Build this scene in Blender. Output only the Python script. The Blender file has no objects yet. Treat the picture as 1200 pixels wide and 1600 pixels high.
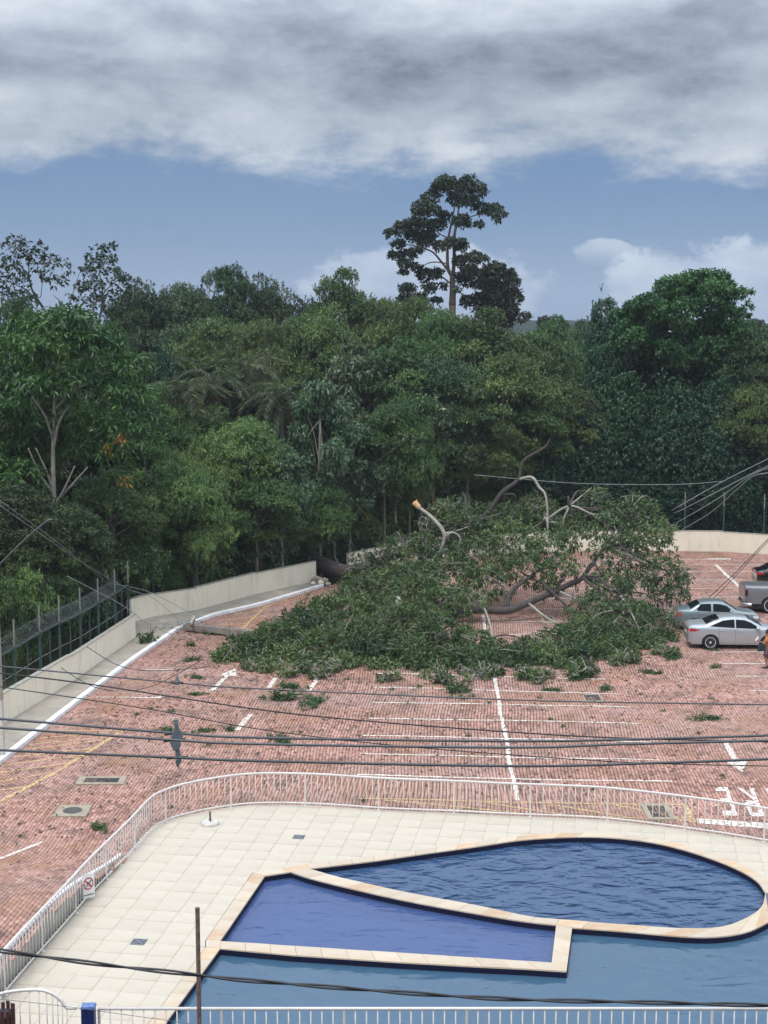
import bpy, bmesh, math, random
import numpy as np
from mathutils import Vector, Matrix
from mathutils.geometry import tessellate_polygon

random.seed(7)
SC = bpy.context.scene
COL = SC.collection

# ------------------------------------------------------------------ camera
F, H = 2311.0, 15.3                       # focal length in photograph pixels, eye height in metres
PITCH = math.atan(300 / F)
cam_d = bpy.data.cameras.new('camera')
cam_d.sensor_fit = 'VERTICAL'
cam_d.sensor_height = 24.0
cam_d.lens = 24.0 * F / 1600.0
cam_d.clip_start = 0.5
cam_d.clip_end = 6000
cam = bpy.data.objects.new('camera', cam_d)
COL.objects.link(cam)
cam.location = (0, 0, H)
cam.rotation_euler = (math.pi / 2 - PITCH, 0, 0)
SC.camera = cam

# ------------------------------------------------------------------ light
SUN_EL, SUN_AZ = math.radians(58), math.radians(205)      # high, behind the viewer and to the left
SKY_STRENGTH = 0.1
SUN_STRENGTH = 1.7
SUN_ANGLE = math.radians(16)
SC.view_settings.view_transform = 'Standard'
SC.view_settings.look = 'None'
SC.view_settings.gamma = 1.0
SC.view_settings.exposure = 0.0
SC.render.engine = 'CYCLES'
SC.cycles.use_denoising = True
SC.cycles.use_adaptive_sampling = True
SC.cycles.adaptive_threshold = .02
SC.cycles.max_bounces = 5
SC.cycles.diffuse_bounces = 2
SC.cycles.transparent_max_bounces = 10


def build_world():
    w = bpy.data.worlds.new('World')
    SC.world = w
    w.use_nodes = True
    nt = w.node_tree
    nt.nodes.clear()
    N = lambda t, **k: _n(nt, t, **k)
    Lk = nt.links.new
    out = N('ShaderNodeOutputWorld')
    bg = N('ShaderNodeBackground')
    bg.inputs['Strength'].default_value = SKY_STRENGTH
    Lk(bg.outputs[0], out.inputs[0])
    sky = N('ShaderNodeTexSky')
    sky.sky_type = 'NISHITA'
    sky.sun_disc = False
    sky.sun_elevation = SUN_EL
    sky.sun_rotation = SUN_AZ
    sky.air_density = 1.0
    sky.dust_density = 0.6
    sky.ozone_density = 2.0
    tc = N('ShaderNodeTexCoord')
    sep = N('ShaderNodeSeparateXYZ')
    Lk(tc.outputs['Generated'], sep.inputs[0])

    def math_(op, a, b=None, clamp=False):
        m = N('ShaderNodeMath')
        m.operation = op
        m.use_clamp = clamp
        for i, v in enumerate((a, b)):
            if v is None:
                continue
            if isinstance(v, (int, float)):
                m.inputs[i].default_value = v
            else:
                Lk(v, m.inputs[i])
        return m.outputs[0]

    def noise(sx, sy, sz, scale, detail, rough, off=0.0, dist=0.0):
        mp = N('ShaderNodeMapping')
        mp.inputs['Scale'].default_value = (sx, sy, sz)
        mp.inputs['Location'].default_value = (off, off * .7, off * .3)
        Lk(tc.outputs['Generated'], mp.inputs[0])
        nz = N('ShaderNodeTexNoise')
        nz.inputs['Scale'].default_value = scale
        nz.inputs['Detail'].default_value = detail
        nz.inputs['Roughness'].default_value = rough
        nz.inputs['Distortion'].default_value = dist
        Lk(mp.outputs[0], nz.inputs['Vector'])
        return nz.outputs['Fac']

    def smooth(x, a, b):
        m = N('ShaderNodeMapRange')
        m.interpolation_type = 'SMOOTHSTEP'
        m.inputs['From Min'].default_value = a
        m.inputs['From Max'].default_value = b
        Lk(x, m.inputs['Value'])
        return m.outputs[0]

    def mix(f, a, b):
        m = N('ShaderNodeMix')
        m.data_type = 'RGBA'
        for sock, v in ((m.inputs[0], f), (m.inputs[6], a), (m.inputs[7], b)):
            if isinstance(v, tuple):
                sock.default_value = v + (1,)
            elif isinstance(v, (int, float)):
                sock.default_value = v
            else:
                Lk(v, sock)
        return m.outputs[2]

    z = sep.outputs['Z']
    az = math_('DIVIDE', sep.outputs['X'], math_('MAXIMUM', sep.outputs['Y'], 0.05))
    # hazy blue air between the cloud deck and the horizon
    rain = mix(smooth(z, 0.0, 0.10), (2.3, 3.5, 5.8), (1.35, 2.4, 4.6))
    big = noise(1, 1, 4.6, 3.6, 3, .5, 9.7, .2)
    rain = mix(math_('MULTIPLY', smooth(big, .40, .65), .4), rain, (1.9, 2.9, 4.9))
    clear = mix(0.82, sky.outputs[0], rain)
    # cloud deck: starts some 5 degrees up
    puff = noise(1, 1, 2.0, 14.0, 8, .66, 2.3, .08)
    mid_ = noise(1, 1, 3.5, 6.0, 4, .54, 5.3, .15)
    nn = math_('ADD', math_('MULTIPLY', mid_, .6), math_('MULTIPLY', puff, .4))
    edge = math_('ADD', math_('MULTIPLY', z, 6.0), math_('MULTIPLY', math_('SUBTRACT', nn, .5), .85))
    deck = smooth(edge, .53, .70)
    # light and dark of the deck: a grey belt of shaded bases, bright heads below and above it
    belt = math_('SUBTRACT', 1.0, smooth(math_('ABSOLUTE', math_('SUBTRACT', math_('ADD', z, math_('MULTIPLY', math_('SUBTRACT', big, .5), .10)), .166)), .006, .040))
    shade = math_('ADD', math_('MULTIPLY', math_('SUBTRACT', puff, .5), 1.3), math_('MULTIPLY', math_('SUBTRACT', mid_, .5), 1.2))
    shade = math_('ADD', shade, math_('MULTIPLY', math_('SUBTRACT', big, .5), .9))
    shade = math_('SUBTRACT', math_('ADD', shade, .71), math_('MULTIPLY', belt, .36))
    cl = N('ShaderNodeValToRGB')
    e = cl.color_ramp.elements
    e[0].position = .02
    e[0].color = (.20, .235, .30, 1)
    e[1].position = 1.0
    e[1].color = (.68, .73, .80, 1)
    m_ = cl.color_ramp.elements.new(.38)
    m_.color = (.36, .42, .51, 1)
    m2_ = cl.color_ramp.elements.new(.68)
    m2_.color = (.51, .575, .665, 1)
    Lk(shade, cl.inputs[0])
    # an overcast sky brightens towards the zenith
    lift = math_('MULTIPLY', math_('ADD', 1.0, math_('MULTIPLY', math_('MAXIMUM', math_('SUBTRACT', z, .15), 0.0), 3.0)), 10.0)
    vm = N('ShaderNodeVectorMath')
    vm.operation = 'SCALE'
    Lk(cl.outputs[0], vm.inputs[0])
    Lk(lift, vm.inputs['Scale'])
    col = mix(deck, clear, vm.outputs[0])
    # far cumulus heads near the horizon
    nz = noise(1, 1, 1.6, 22.0, 5, .6, 1.3, .2)
    for (a0, e0, ra, re, s) in ((.030, .018, .085, .040, 1.3), (.245, .006, .13, .046, 4.4), (.147, .044, .022, .010, 7.7),
                                (-.62, .012, .16, .045, 2.2), (.80, .012, .2, .05, 6.1)):
        da = math_('DIVIDE', math_('SUBTRACT', az, a0), ra)
        de = math_('DIVIDE', math_('SUBTRACT', z, e0), re)
        r2 = math_('ADD', math_('MULTIPLY', da, da), math_('MULTIPLY', de, de))
        v = math_('ADD', math_('SUBTRACT', 1.0, r2), math_('MULTIPLY', math_('SUBTRACT', nz, .5), 2.2))
        msk = math_('MULTIPLY', smooth(v, .0, .38), smooth(sep.outputs['Y'], .05, .1))
        fade = smooth(de, -.9, .95)
        body = mix(smooth(nz, .35, .7), (4.4, 5.3, 6.9), (6.2, 7.0, 8.0))
        col = mix(math_('MULTIPLY', msk, math_('ADD', .12, math_('MULTIPLY', fade, .82))), col, body)
    Lk(col, bg.inputs['Color'])
    w.cycles.sampling_method = 'MANUAL'
    w.cycles.sample_map_resolution = 256


def _n(nt, t, **k):
    n = nt.nodes.new(t)
    for a, b in k.items():
        setattr(n, a, b)
    return n


build_world()
sun_d = bpy.data.lights.new('sun', 'SUN')
sun_d.energy = SUN_STRENGTH
sun_d.angle = SUN_ANGLE
sun_d.color = (1.0, .95, .88)
sun = bpy.data.objects.new('sun', sun_d)
COL.objects.link(sun)
# sun_rotation turns clockwise from +Y
sdir = Vector((math.sin(SUN_AZ) * math.cos(SUN_EL), math.cos(SUN_AZ) * math.cos(SUN_EL), math.sin(SUN_EL)))
sun.rotation_euler = sdir.to_track_quat('Z', 'Y').to_euler()


# ------------------------------------------------------------------ helpers
def _ray(px, py):
    c, s = math.cos(PITCH), math.sin(PITCH)
    u = (800 - py) / F
    return ((px - 600) / F, c + s * u, -s + c * u)


def G(px, py, z=0.0):
    """the place on the ground (height z) that the photograph shows at a pixel"""
    d = _ray(px, py)
    t = (z - H) / d[2]
    return (d[0] * t, d[1] * t, z)


def A(px, py, Y):
    """the point at depth Y that the photograph shows at a pixel"""
    d = _ray(px, py)
    t = Y / d[1]
    return (d[0] * t, Y, H + d[2] * t)


def Gs(l, z=0.0):
    return [G(x, y, z) for x, y in l]


def tag(o, label=None, cat=None, group=None, kind=None):
    if label: o['label'] = label
    if cat: o['category'] = cat
    if group: o['group'] = group
    if kind: o['kind'] = kind
    return o


def thing(name, label, cat, loc=(0, 0, 0), rz=0.0, group=None, kind=None):
    o = bpy.data.objects.new(name, None)
    o.empty_display_size = .3
    COL.objects.link(o)
    o.location = loc
    o.rotation_euler = (0, 0, rz)
    return tag(o, label, cat, group, kind)


def link(name, me, parent=None, loc=None):
    o = bpy.data.objects.new(name, me)
    COL.objects.link(o)
    if parent is not None: o.parent = parent
    if loc is not None: o.location = loc
    return o


def copy_tree(o, parent=None):
    c = o.copy()
    COL.objects.link(c)
    c.parent = parent
    for ch in list(o.children):
        copy_tree(ch, c)
    return c


def catmull(P, n=6):
    P = [Vector(p) for p in P]
    if len(P) < 3: return P
    Q = [P[0] * 2 - P[1]] + P + [P[-1] * 2 - P[-2]]
    out = []
    for i in range(1, len(Q) - 2):
        a, b, c, d = Q[i - 1:i + 3]
        for k in range(n):
            t = k / n
            out.append(.5 * ((2 * b) + (c - a) * t + (2 * a - 5 * b + 4 * c - d) * t * t + (3 * b - a - 3 * c + d) * t ** 3))
    out.append(P[-1])
    return out


def resample(P, step):
    P = [Vector(p) for p in P]
    L = [0.0]
    for a, b in zip(P, P[1:]): L.append(L[-1] + (b - a).length)
    n = max(1, int(round(L[-1] / step)))
    return sample_n(P, n)


def sample_n(P, n):
    P = [Vector(p) for p in P]
    L = [0.0]
    for a, b in zip(P, P[1:]): L.append(L[-1] + (b - a).length)
    out = []
    j = 0
    for i in range(n + 1):
        s = L[-1] * i / n
        while j < len(P) - 2 and L[j + 1] < s: j += 1
        t = (s - L[j]) / max(1e-9, L[j + 1] - L[j])
        out.append(P[j].lerp(P[j + 1], min(1, t)))
    return out


class MB:
    def __init__(s, org=(0, 0, 0)):
        s.v, s.f, s.m = [], [], []
        s.o = Vector(org)

    def add(s, vs, fs, m=0):
        b = len(s.v)
        s.v += [tuple(Vector(v) - s.o) for v in vs]
        s.f += [tuple(b + i for i in f) for f in fs]
        s.m += [m] * len(fs)
        return s

    def box(s, c, size, rz=0.0, m=0, taper=1.0):
        x, y, z = (k / 2 for k in size)
        ca, sa = math.cos(rz), math.sin(rz)
        vs = []
        for dz, t in ((-z, 1), (z, taper)):
            for dx, dy in ((-x, -y), (x, -y), (x, y), (-x, y)):
                dx *= t; dy *= t
                vs.append((c[0] + dx * ca - dy * sa, c[1] + dx * sa + dy * ca, c[2] + dz))
        return s.add(vs, [(3, 2, 1, 0), (4, 5, 6, 7), (0, 1, 5, 4), (1, 2, 6, 5), (2, 3, 7, 6), (3, 0, 4, 7)], m)

    def tube(s, P, r, n=8, m=0, cap=True):
        P = [Vector(p) for p in P]
        if not hasattr(r, '__len__'): r = [r] * len(P)
        rings = []
        up = Vector((0, 0, 1))
        prev = None
        vs, fs = [], []
        for i, p in enumerate(P):
            t = (P[min(i + 1, len(P) - 1)] - P[max(i - 1, 0)])
            if t.length < 1e-9: t = Vector((0, 0, 1))
            t.normalize()
            if prev is None:
                a = t.cross(up)
                if a.length < .05: a = t.cross(Vector((1, 0, 0)))
            else:
                a = prev - t * prev.dot(t)
                if a.length < 1e-6: a = t.cross(Vector((1, 0, 0)))
            a.normalize()
            prev = a
            b = t.cross(a)
            for k in range(n):
                w = 2 * math.pi * (k + .5) / n
                vs.append(p + (a * math.cos(w) + b * math.sin(w)) * r[i])
        for i in range(len(P) - 1):
            for k in range(n):
                k2 = (k + 1) % n
                fs.append((i * n + k, i * n + k2, (i + 1) * n + k2, (i + 1) * n + k))
        if cap:
            fs.append(tuple(range(n - 1, -1, -1)))
            fs.append(tuple((len(P) - 1) * n + k for k in range(n)))
        return s.add(vs, fs, m)

    def lathe(s, prof, c=(0, 0, 0), n=20, m=0, axis='z', cap=True):
        vs, fs = [], []
        for (r, z) in prof:
            for k in range(n):
                w = 2 * math.pi * k / n
                if axis == 'z': vs.append((c[0] + r * math.cos(w), c[1] + r * math.sin(w), c[2] + z))
                else: vs.append((c[0] + r * math.cos(w), c[1] + z, c[2] + r * math.sin(w)))
        for i in range(len(prof) - 1):
            for k in range(n):
                k2 = (k + 1) % n
                fs.append((i * n + k, i * n + k2, (i + 1) * n + k2, (i + 1) * n + k))
        if cap:
            fs.append(tuple(range(n - 1, -1, -1)))
            fs.append(tuple((len(prof) - 1) * n + k for k in range(n)))
        return s.add(vs, fs, m)

    def prism(s, poly, z0, z1, m=0, bottom=False):
        """poly counter-clockwise list of (x, y); heights may be lists"""
        n = len(poly)
        zz = lambda z, i: z[i] if hasattr(z, '__len__') else z
        vs = [(p[0], p[1], zz(z0, i)) for i, p in enumerate(poly)] + [(p[0], p[1], zz(z1, i)) for i, p in enumerate(poly)]
        tris = tessellate_polygon([[Vector((p[0], p[1], 0)) for p in poly]])
        fs = []
        for t in tris:
            a, b, c = (Vector((poly[i][0], poly[i][1])) for i in t)
            if (b - a).cross(c - a) < 0: t = (t[0], t[2], t[1])
            fs.append(tuple(n + i for i in t))
            if bottom: fs.append((t[2], t[1], t[0]))
        area = sum(poly[i][0] * poly[(i + 1) % n][1] - poly[(i + 1) % n][0] * poly[i][1] for i in range(n))
        for i in range(n):
            j = (i + 1) % n
            fs.append((i, j, n + j, n + i) if area > 0 else (j, i, n + i, n + j))
        return s.add(vs, fs, m)

    def grid(s, rows, m=0):
        nu = len(rows[0])
        vs = [p for r in rows for p in r]
        fs = []
        for i in range(len(rows) - 1):
            for k in range(nu - 1):
                fs.append((i * nu + k, i * nu + k + 1, (i + 1) * nu + k + 1, (i + 1) * nu + k))
        return s.add(vs, fs, m)

    def mesh(s, name, mats, smooth=False):
        me = bpy.data.meshes.new(name)
        me.from_pydata(s.v, [], s.f)
        if not isinstance(mats, (list, tuple)): mats = [mats]
        for m in mats: me.materials.append(m)
        if len(mats) > 1: me.polygons.foreach_set('material_index', s.m)
        if smooth: me.polygons.foreach_set('use_smooth', [True] * len(s.f))
        me.update()
        return me

    def build(s, name, mats, parent=None, smooth=False, angle=None):
        me = s.mesh(name, mats, smooth)
        if smooth and angle: me.set_sharp_from_angle(angle=math.radians(angle))
        return link(name, me, parent)


# ------------------------------------------------------------------ materials
def mat(name, col, rough=.7, var=None, vscale=6.0, bump=0.0, bscale=40.0, metal=0.0, spec=.5, objvar=0.0, coords='Object', detail=6, emit=None, coat=0.0, stain=None, streak=(1, 1, 1)):
    """procedural material: base colour, a noise-blended second colour, fine bump, optional per-object variation and stains"""
    m = bpy.data.materials.new(name)
    m.use_nodes = True
    nt = m.node_tree
    p = nt.nodes['Principled BSDF']
    p.inputs['Roughness'].default_value = rough
    p.inputs['Metallic'].default_value = metal
    p.inputs['Specular IOR Level'].default_value = spec
    if coat: p.inputs['Coat Weight'].default_value = coat
    tc = nt.nodes.new('ShaderNodeTexCoord')
    src = tc.outputs[coords]
    if coords == 'World':
        pass
    cur = None
    rgb = nt.nodes.new('ShaderNodeRGB')
    rgb.outputs[0].default_value = tuple(col) + (1,)
    cur = rgb.outputs[0]

    def mixc(f, b):
        nonlocal cur
        mx = nt.nodes.new('ShaderNodeMix')
        mx.data_type = 'RGBA'
        nt.links.new(cur, mx.inputs[6])
        mx.inputs[7].default_value = tuple(b) + (1,)
        nt.links.new(f, mx.inputs[0])
        cur = mx.outputs[2]

    if var is not None:
        nz = nt.nodes.new('ShaderNodeTexNoise')
        nz.inputs['Scale'].default_value = vscale
        nz.inputs['Detail'].default_value = detail
        nz.inputs['Roughness'].default_value = .6
        nt.links.new(src, nz.inputs['Vector'])
        mr = nt.nodes.new('ShaderNodeMapRange')
        mr.inputs['From Min'].default_value = .35
        mr.inputs['From Max'].default_value = .68
        nt.links.new(nz.outputs['Fac'], mr.inputs['Value'])
        mixc(mr.outputs[0], var)
    if stain is not None:
        sc, sscale, amt = stain
        nz = nt.nodes.new('ShaderNodeTexNoise')
        nz.inputs['Scale'].default_value = sscale
        nz.inputs['Detail'].default_value = 7
        nz.inputs['Roughness'].default_value = .65
        mp = nt.nodes.new('ShaderNodeMapping')
        mp.inputs['Location'].default_value = (13.1, 4.2, 7.7)
        mp.inputs['Scale'].default_value = streak
        nt.links.new(src, mp.inputs[0])
        nt.links.new(mp.outputs[0], nz.inputs['Vector'])
        mr = nt.nodes.new('ShaderNodeMapRange')
        mr.inputs['From Min'].default_value = .52
        mr.inputs['From Max'].default_value = .72
        mr.inputs['To Max'].default_value = amt
        nt.links.new(nz.outputs['Fac'], mr.inputs['Value'])
        mixc(mr.outputs[0], sc)
    if objvar:
        oi = nt.nodes.new('ShaderNodeObjectInfo')
        hs = nt.nodes.new('ShaderNodeHueSaturation')
        mr = nt.nodes.new('ShaderNodeMapRange')
        mr.inputs['To Min'].default_value = 1 - objvar
        mr.inputs['To Max'].default_value = 1 + objvar
        nt.links.new(oi.outputs['Random'], mr.inputs['Value'])
        nt.links.new(mr.outputs[0], hs.inputs['Value'])
        nt.links.new(cur, hs.inputs['Color'])
        cur = hs.outputs[0]
    nt.links.new(cur, p.inputs['Base Color'])
    if bump:
        nz = nt.nodes.new('ShaderNodeTexNoise')
        nz.inputs['Scale'].default_value = bscale
        nz.inputs['Detail'].default_value = 5
        nt.links.new(src, nz.inputs['Vector'])
        bp = nt.nodes.new('ShaderNodeBump')
        bp.inputs['Strength'].default_value = bump
        bp.inputs['Distance'].default_value = .02
        nt.links.new(nz.outputs['Fac'], bp.inputs['Height'])
        nt.links.new(bp.outputs[0], p.inputs['Normal'])
    return m


def leaf_mat(name, dark, mid, light, rough=.38, trans=.3, objvar=.2, spec=.55):
    m = bpy.data.materials.new(name)
    m.use_nodes = True
    nt = m.node_tree
    p = nt.nodes['Principled BSDF']
    out = nt.nodes['Material Output']
    p.inputs['Roughness'].default_value = rough
    p.inputs['Specular IOR Level'].default_value = spec
    at = nt.nodes.new('ShaderNodeAttribute')
    at.attribute_name = 'tint'
    rp = nt.nodes.new('ShaderNodeValToRGB')
    e = rp.color_ramp.elements
    e[0].color = tuple(dark) + (1,)
    e[1].color = tuple(light) + (1,)
    k = e.new(.55)
    k.color = tuple(mid) + (1,)
    nt.links.new(at.outputs['Fac'], rp.inputs[0])
    oi = nt.nodes.new('ShaderNodeObjectInfo')
    hs = nt.nodes.new('ShaderNodeHueSaturation')
    a = nt.nodes.new('ShaderNodeMapRange')
    a.inputs['To Min'].default_value = 1 - objvar
    a.inputs['To Max'].default_value = 1 + objvar
    nt.links.new(oi.outputs['Random'], a.inputs['Value'])
    nt.links.new(a.outputs[0], hs.inputs['Value'])
    b = nt.nodes.new('ShaderNodeMath')
    b.operation = 'FRACT'
    b2 = nt.nodes.new('ShaderNodeMath')
    b2.operation = 'MULTIPLY'
    b2.inputs[1].default_value = 7.31
    nt.links.new(oi.outputs['Random'], b2.inputs[0])
    nt.links.new(b2.outputs[0], b.inputs[0])
    c = nt.nodes.new('ShaderNodeMapRange')
    c.inputs['To Min'].default_value = .470
    c.inputs['To Max'].default_value = .518
    nt.links.new(b.outputs[0], c.inputs['Value'])
    nt.links.new(c.outputs[0], hs.inputs['Hue'])
    nt.links.new(rp.outputs[0], hs.inputs['Color'])
    nt.links.new(hs.outputs[0], p.inputs['Base Color'])
    tr = nt.nodes.new('ShaderNodeBsdfTranslucent')
    nt.links.new(hs.outputs[0], tr.inputs['Color'])
    ms = nt.nodes.new('ShaderNodeMixShader')
    ms.inputs[0].default_value = trans
    nt.links.new(p.outputs[0], ms.inputs[1])
    nt.links.new(tr.outputs[0], ms.inputs[2])
    nt.links.new(ms.outputs[0], out.inputs[0])
    return m


def paint_mat(name, col, wear=.45):
    """road paint, worn through in places so that the paver below shows"""
    m = bpy.data.materials.new(name)
    m.use_nodes = True
    nt = m.node_tree
    p = nt.nodes['Principled BSDF']
    out = nt.nodes['Material Output']
    p.inputs['Base Color'].default_value = tuple(col) + (1,)
    p.inputs['Roughness'].default_value = .8
    g = nt.nodes.new('ShaderNodeNewGeometry')
    nz = nt.nodes.new('ShaderNodeTexNoise')
    nz.inputs['Scale'].default_value = 9.0
    nz.inputs['Detail'].default_value = 8
    nz.inputs['Roughness'].default_value = .75
    nt.links.new(g.outputs['Position'], nz.inputs['Vector'])
    mr = nt.nodes.new('ShaderNodeMapRange')
    mr.inputs['From Min'].default_value = wear - .08
    mr.inputs['From Max'].default_value = wear + .10
    nt.links.new(nz.outputs['Fac'], mr.inputs['Value'])
    tr = nt.nodes.new('ShaderNodeBsdfTransparent')
    ms = nt.nodes.new('ShaderNodeMixShader')
    nt.links.new(mr.outputs[0], ms.inputs[0])
    nt.links.new(tr.outputs[0], ms.inputs[1])
    nt.links.new(p.outputs[0], ms.inputs[2])
    nt.links.new(ms.outputs[0], out.inputs[0])
    return m


M = {}
M['white_metal'] = mat('white_painted_metal', (.66, .625, .595), .45, var=(.58, .54, .51), vscale=3, spec=.4)
M['cream_wall'] = mat('cream_render', (.82, .75, .60), .9, var=(.76, .69, .545), vscale=.7, bump=.25, bscale=30, stain=((.40, .36, .29), 1.3, .42), streak=(1.6, 1.6, .28))
M['wall_edge'] = mat('wall_cap_concrete', (.42, .39, .33), .9, var=(.30, .28, .24), vscale=3)
M['concrete'] = mat('grey_concrete', (.36, .32, .265), .9, var=(.27, .24, .195), vscale=1.1, bump=.3, bscale=25, stain=((.16, .14, .12), .8, .55))
M['kerb'] = mat('white_kerb_paint', (.80, .80, .80), .8, var=(.66, .66, .66), vscale=2.2, objvar=.05, stain=((.4, .37, .33), 2.2, .35))
M['bed'] = mat('paver_bed', (.085, .055, .042), .95, var=(.06, .045, .035), vscale=2, spec=.1)
M['deck_tile'] = mat('deck_tile', (.52, .46, .375), .75, var=(.485, .425, .34), vscale=1.6, objvar=.032, bump=.05, bscale=60, stain=((.33, .26, .185), .8, .55))
M['deck_bed'] = mat('tile_grout', (.40, .345, .27), .95)
M['coping'] = mat('coping_stone', (.52, .45, .36), .8, var=(.50, .385, .27), vscale=1.5, objvar=.08, bump=.2, bscale=30)
M['coping_warm'] = mat('coping_stone_orange', (.50, .33, .20), .8, var=(.52, .42, .31), vscale=3.0, objvar=.14, bump=.2, bscale=30)
M['pool_edge'] = mat('dark_blue_mosaic', (.004, .005, .022), .6, var=(.006, .008, .03), vscale=30, spec=.15)
M['yellow_paint'] = paint_mat('yellow_road_paint', (.66, .48, .22), .47)
M['white_paint'] = paint_mat('white_road_paint', (.78, .72, .64), .45)
M['iron'] = mat('cast_iron', (.075, .08, .085), .6, var=(.11, .10, .09), vscale=8, metal=.4)
M['frame_concrete'] = mat('drain_frame_concrete', (.36, .31, .23), .9, var=(.26, .22, .17), vscale=4)
M['cable'] = mat('black_cable', (.028, .028, .032), .5, spec=.4)
M['cable_grey'] = mat('grey_cable', (.075, .08, .09), .5)
M['steel'] = mat('galvanised_wire', (.34, .36, .37), .45, metal=.5)
M['razor'] = mat('dull_razor_wire', (.10, .115, .12), .5, metal=.5)
M['spacer'] = mat('grey_polymer', (.10, .12, .14), .5, var=(.15, .17, .19), vscale=8)
M['rust'] = mat('rusty_steel', (.095, .055, .045), .8, var=(.20, .13, .11), vscale=9, bump=.2)
M['fence_green'] = mat('dark_green_steel', (.022, .055, .050), .5, var=(.03, .07, .06), vscale=6)
M['fence_grey'] = mat('grey_fence_steel', (.20, .21, .19), .6)
M['bark'] = mat('grey_bark', (.17, .145, .12), .95, var=(.09, .075, .06), vscale=3.0, bump=.5, bscale=14)
M['bark_warm'] = mat('warm_bark', (.15, .10, .078), .95, var=(.075, .052, .042), vscale=3.0, bump=.5, bscale=14)
M['bark_dark'] = mat('dark_bark', (.075, .062, .055), .95, var=(.045, .04, .035), vscale=3.5, bump=.6, bscale=12)
M['bark_pale'] = mat('pale_bark', (.36, .34, .29), .9, var=(.22, .20, .17), vscale=4, bump=.3, bscale=16)
M['torn_wood'] = mat('torn_wood', (.55, .27, .10), .9, var=(.68, .45, .24), vscale=10, bump=.4)
M['floor'] = mat('forest_floor', (.022, .030, .012), 1.0, var=(.035, .035, .018), vscale=.6, spec=0.0)
L = {}
L['broad'] = leaf_mat('leaf_mid_green', (0.034, 0.077, 0.023), (0.086, 0.166, 0.043), (0.214, 0.312, 0.089))
L['rosette'] = leaf_mat('leaf_fresh_green', (0.017, 0.060, 0.014), (0.044, 0.125, 0.025), (0.123, 0.234, 0.055))
L['sparse'] = leaf_mat('leaf_dull_dark', (0.022, 0.036, 0.017), (0.036, 0.058, 0.026), (0.072, 0.102, 0.048))
L['dark'] = leaf_mat('leaf_dark', (0.021, 0.053, 0.021), (0.048, 0.096, 0.032), (0.123, 0.186, 0.064))
L['tall'] = leaf_mat('leaf_tall', (0.016, 0.034, 0.015), (0.030, 0.054, 0.023), (0.063, 0.090, 0.040), objvar=.05)
L['pale'] = leaf_mat('leaf_pale_grey', (0.035, 0.078, 0.034), (0.097, 0.166, 0.079), (0.244, 0.323, 0.186))
L['fine'] = leaf_mat('leaf_light_fine', (0.044, 0.096, 0.027), (0.101, 0.190, 0.050), (0.220, 0.330, 0.091))
L['vine'] = leaf_mat('leaf_vine', (0.014, 0.067, 0.017), (0.036, 0.134, 0.032), (0.091, 0.235, 0.057), objvar=.1)
L['curtain'] = leaf_mat('leaf_curtain', (0.009, 0.042, 0.021), (0.019, 0.076, 0.034), (0.053, 0.133, 0.058), objvar=.12)
L['fallen'] = leaf_mat('leaf_fallen', (.018, .054, .017), (.056, .124, .036), (.160, .255, .085), objvar=.1, spec=.4)
L['palm'] = leaf_mat('leaf_palm', (0.039, 0.067, 0.028), (0.084, 0.119, 0.048), (0.168, 0.203, 0.098))
L['dead'] = leaf_mat('leaf_dead_frond', (.080, .066, .040), (.140, .115, .070), (.240, .205, .140))
L['yellow'] = leaf_mat('leaf_yellowed', (0.180, 0.096, 0.012), (0.270, 0.144, 0.018), (0.360, 0.216, 0.030), objvar=.05)


# ------------------------------------------------------------------ foliage
def unit(v):
    return v / np.maximum(1e-9, np.linalg.norm(v, axis=-1, keepdims=True))


def leaf_arrays(C, D, m, Ln, Wd, droop, spread, rng, tint, jit=.06, nup=.8):
    """m leaves round every point of C, leaning along D; returns vertices (n,4,3) and tint (n)"""
    n = len(C) * m
    c = np.repeat(C, m, 0) + rng.normal(0, jit, (n, 3))
    d = unit(np.repeat(D, m, 0) * .55 + unit(rng.normal(0, 1, (n, 3))) * spread + np.array([0, 0, -droop]))
    nm = unit(rng.normal(0, .55, (n, 3)) + np.array([0, 0, nup]) + np.repeat(D, m, 0) * .35)
    side = unit(np.cross(d, nm))
    nm = np.cross(side, d)
    ln = Ln * rng.uniform(.65, 1.25, (n, 1))
    wd = Wd * rng.uniform(.75, 1.2, (n, 1))
    mid = c + d * ln * .48
    V = np.stack([c, mid + side * wd * .5 + nm * wd * .18, c + d * ln - np.array([0, 0, 1]) * ln * .12, mid - side * wd * .5 + nm * wd * .18], 1)
    t = np.clip(np.repeat(tint, m) + rng.normal(0, .21, n), 0, 1)
    return V, t


def leaf_mesh(name, parts, material):
    V = np.concatenate([p[0] for p in parts]).reshape(-1, 3).astype(np.float32)
    T = np.concatenate([p[1] for p in parts]).astype(np.float32)
    n = len(T)
    me = bpy.data.meshes.new(name)
    me.vertices.add(4 * n)
    me.vertices.foreach_set('co', V.ravel())
    idx = (np.arange(n)[:, None] * 4 + np.array([0, 1, 2, 0, 2, 3])).astype(np.int32)
    me.loops.add(6 * n)
    me.loops.foreach_set('vertex_index', idx.ravel())
    me.polygons.add(2 * n)
    me.polygons.foreach_set('loop_start', np.arange(0, 6 * n, 3, dtype=np.int32))
    at = me.attributes.new('tint', 'FLOAT', 'POINT')
    at.data.foreach_set('value', np.repeat(T, 4))
    me.materials.append(material)
    me.update(calc_edges=True)
    return me


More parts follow.
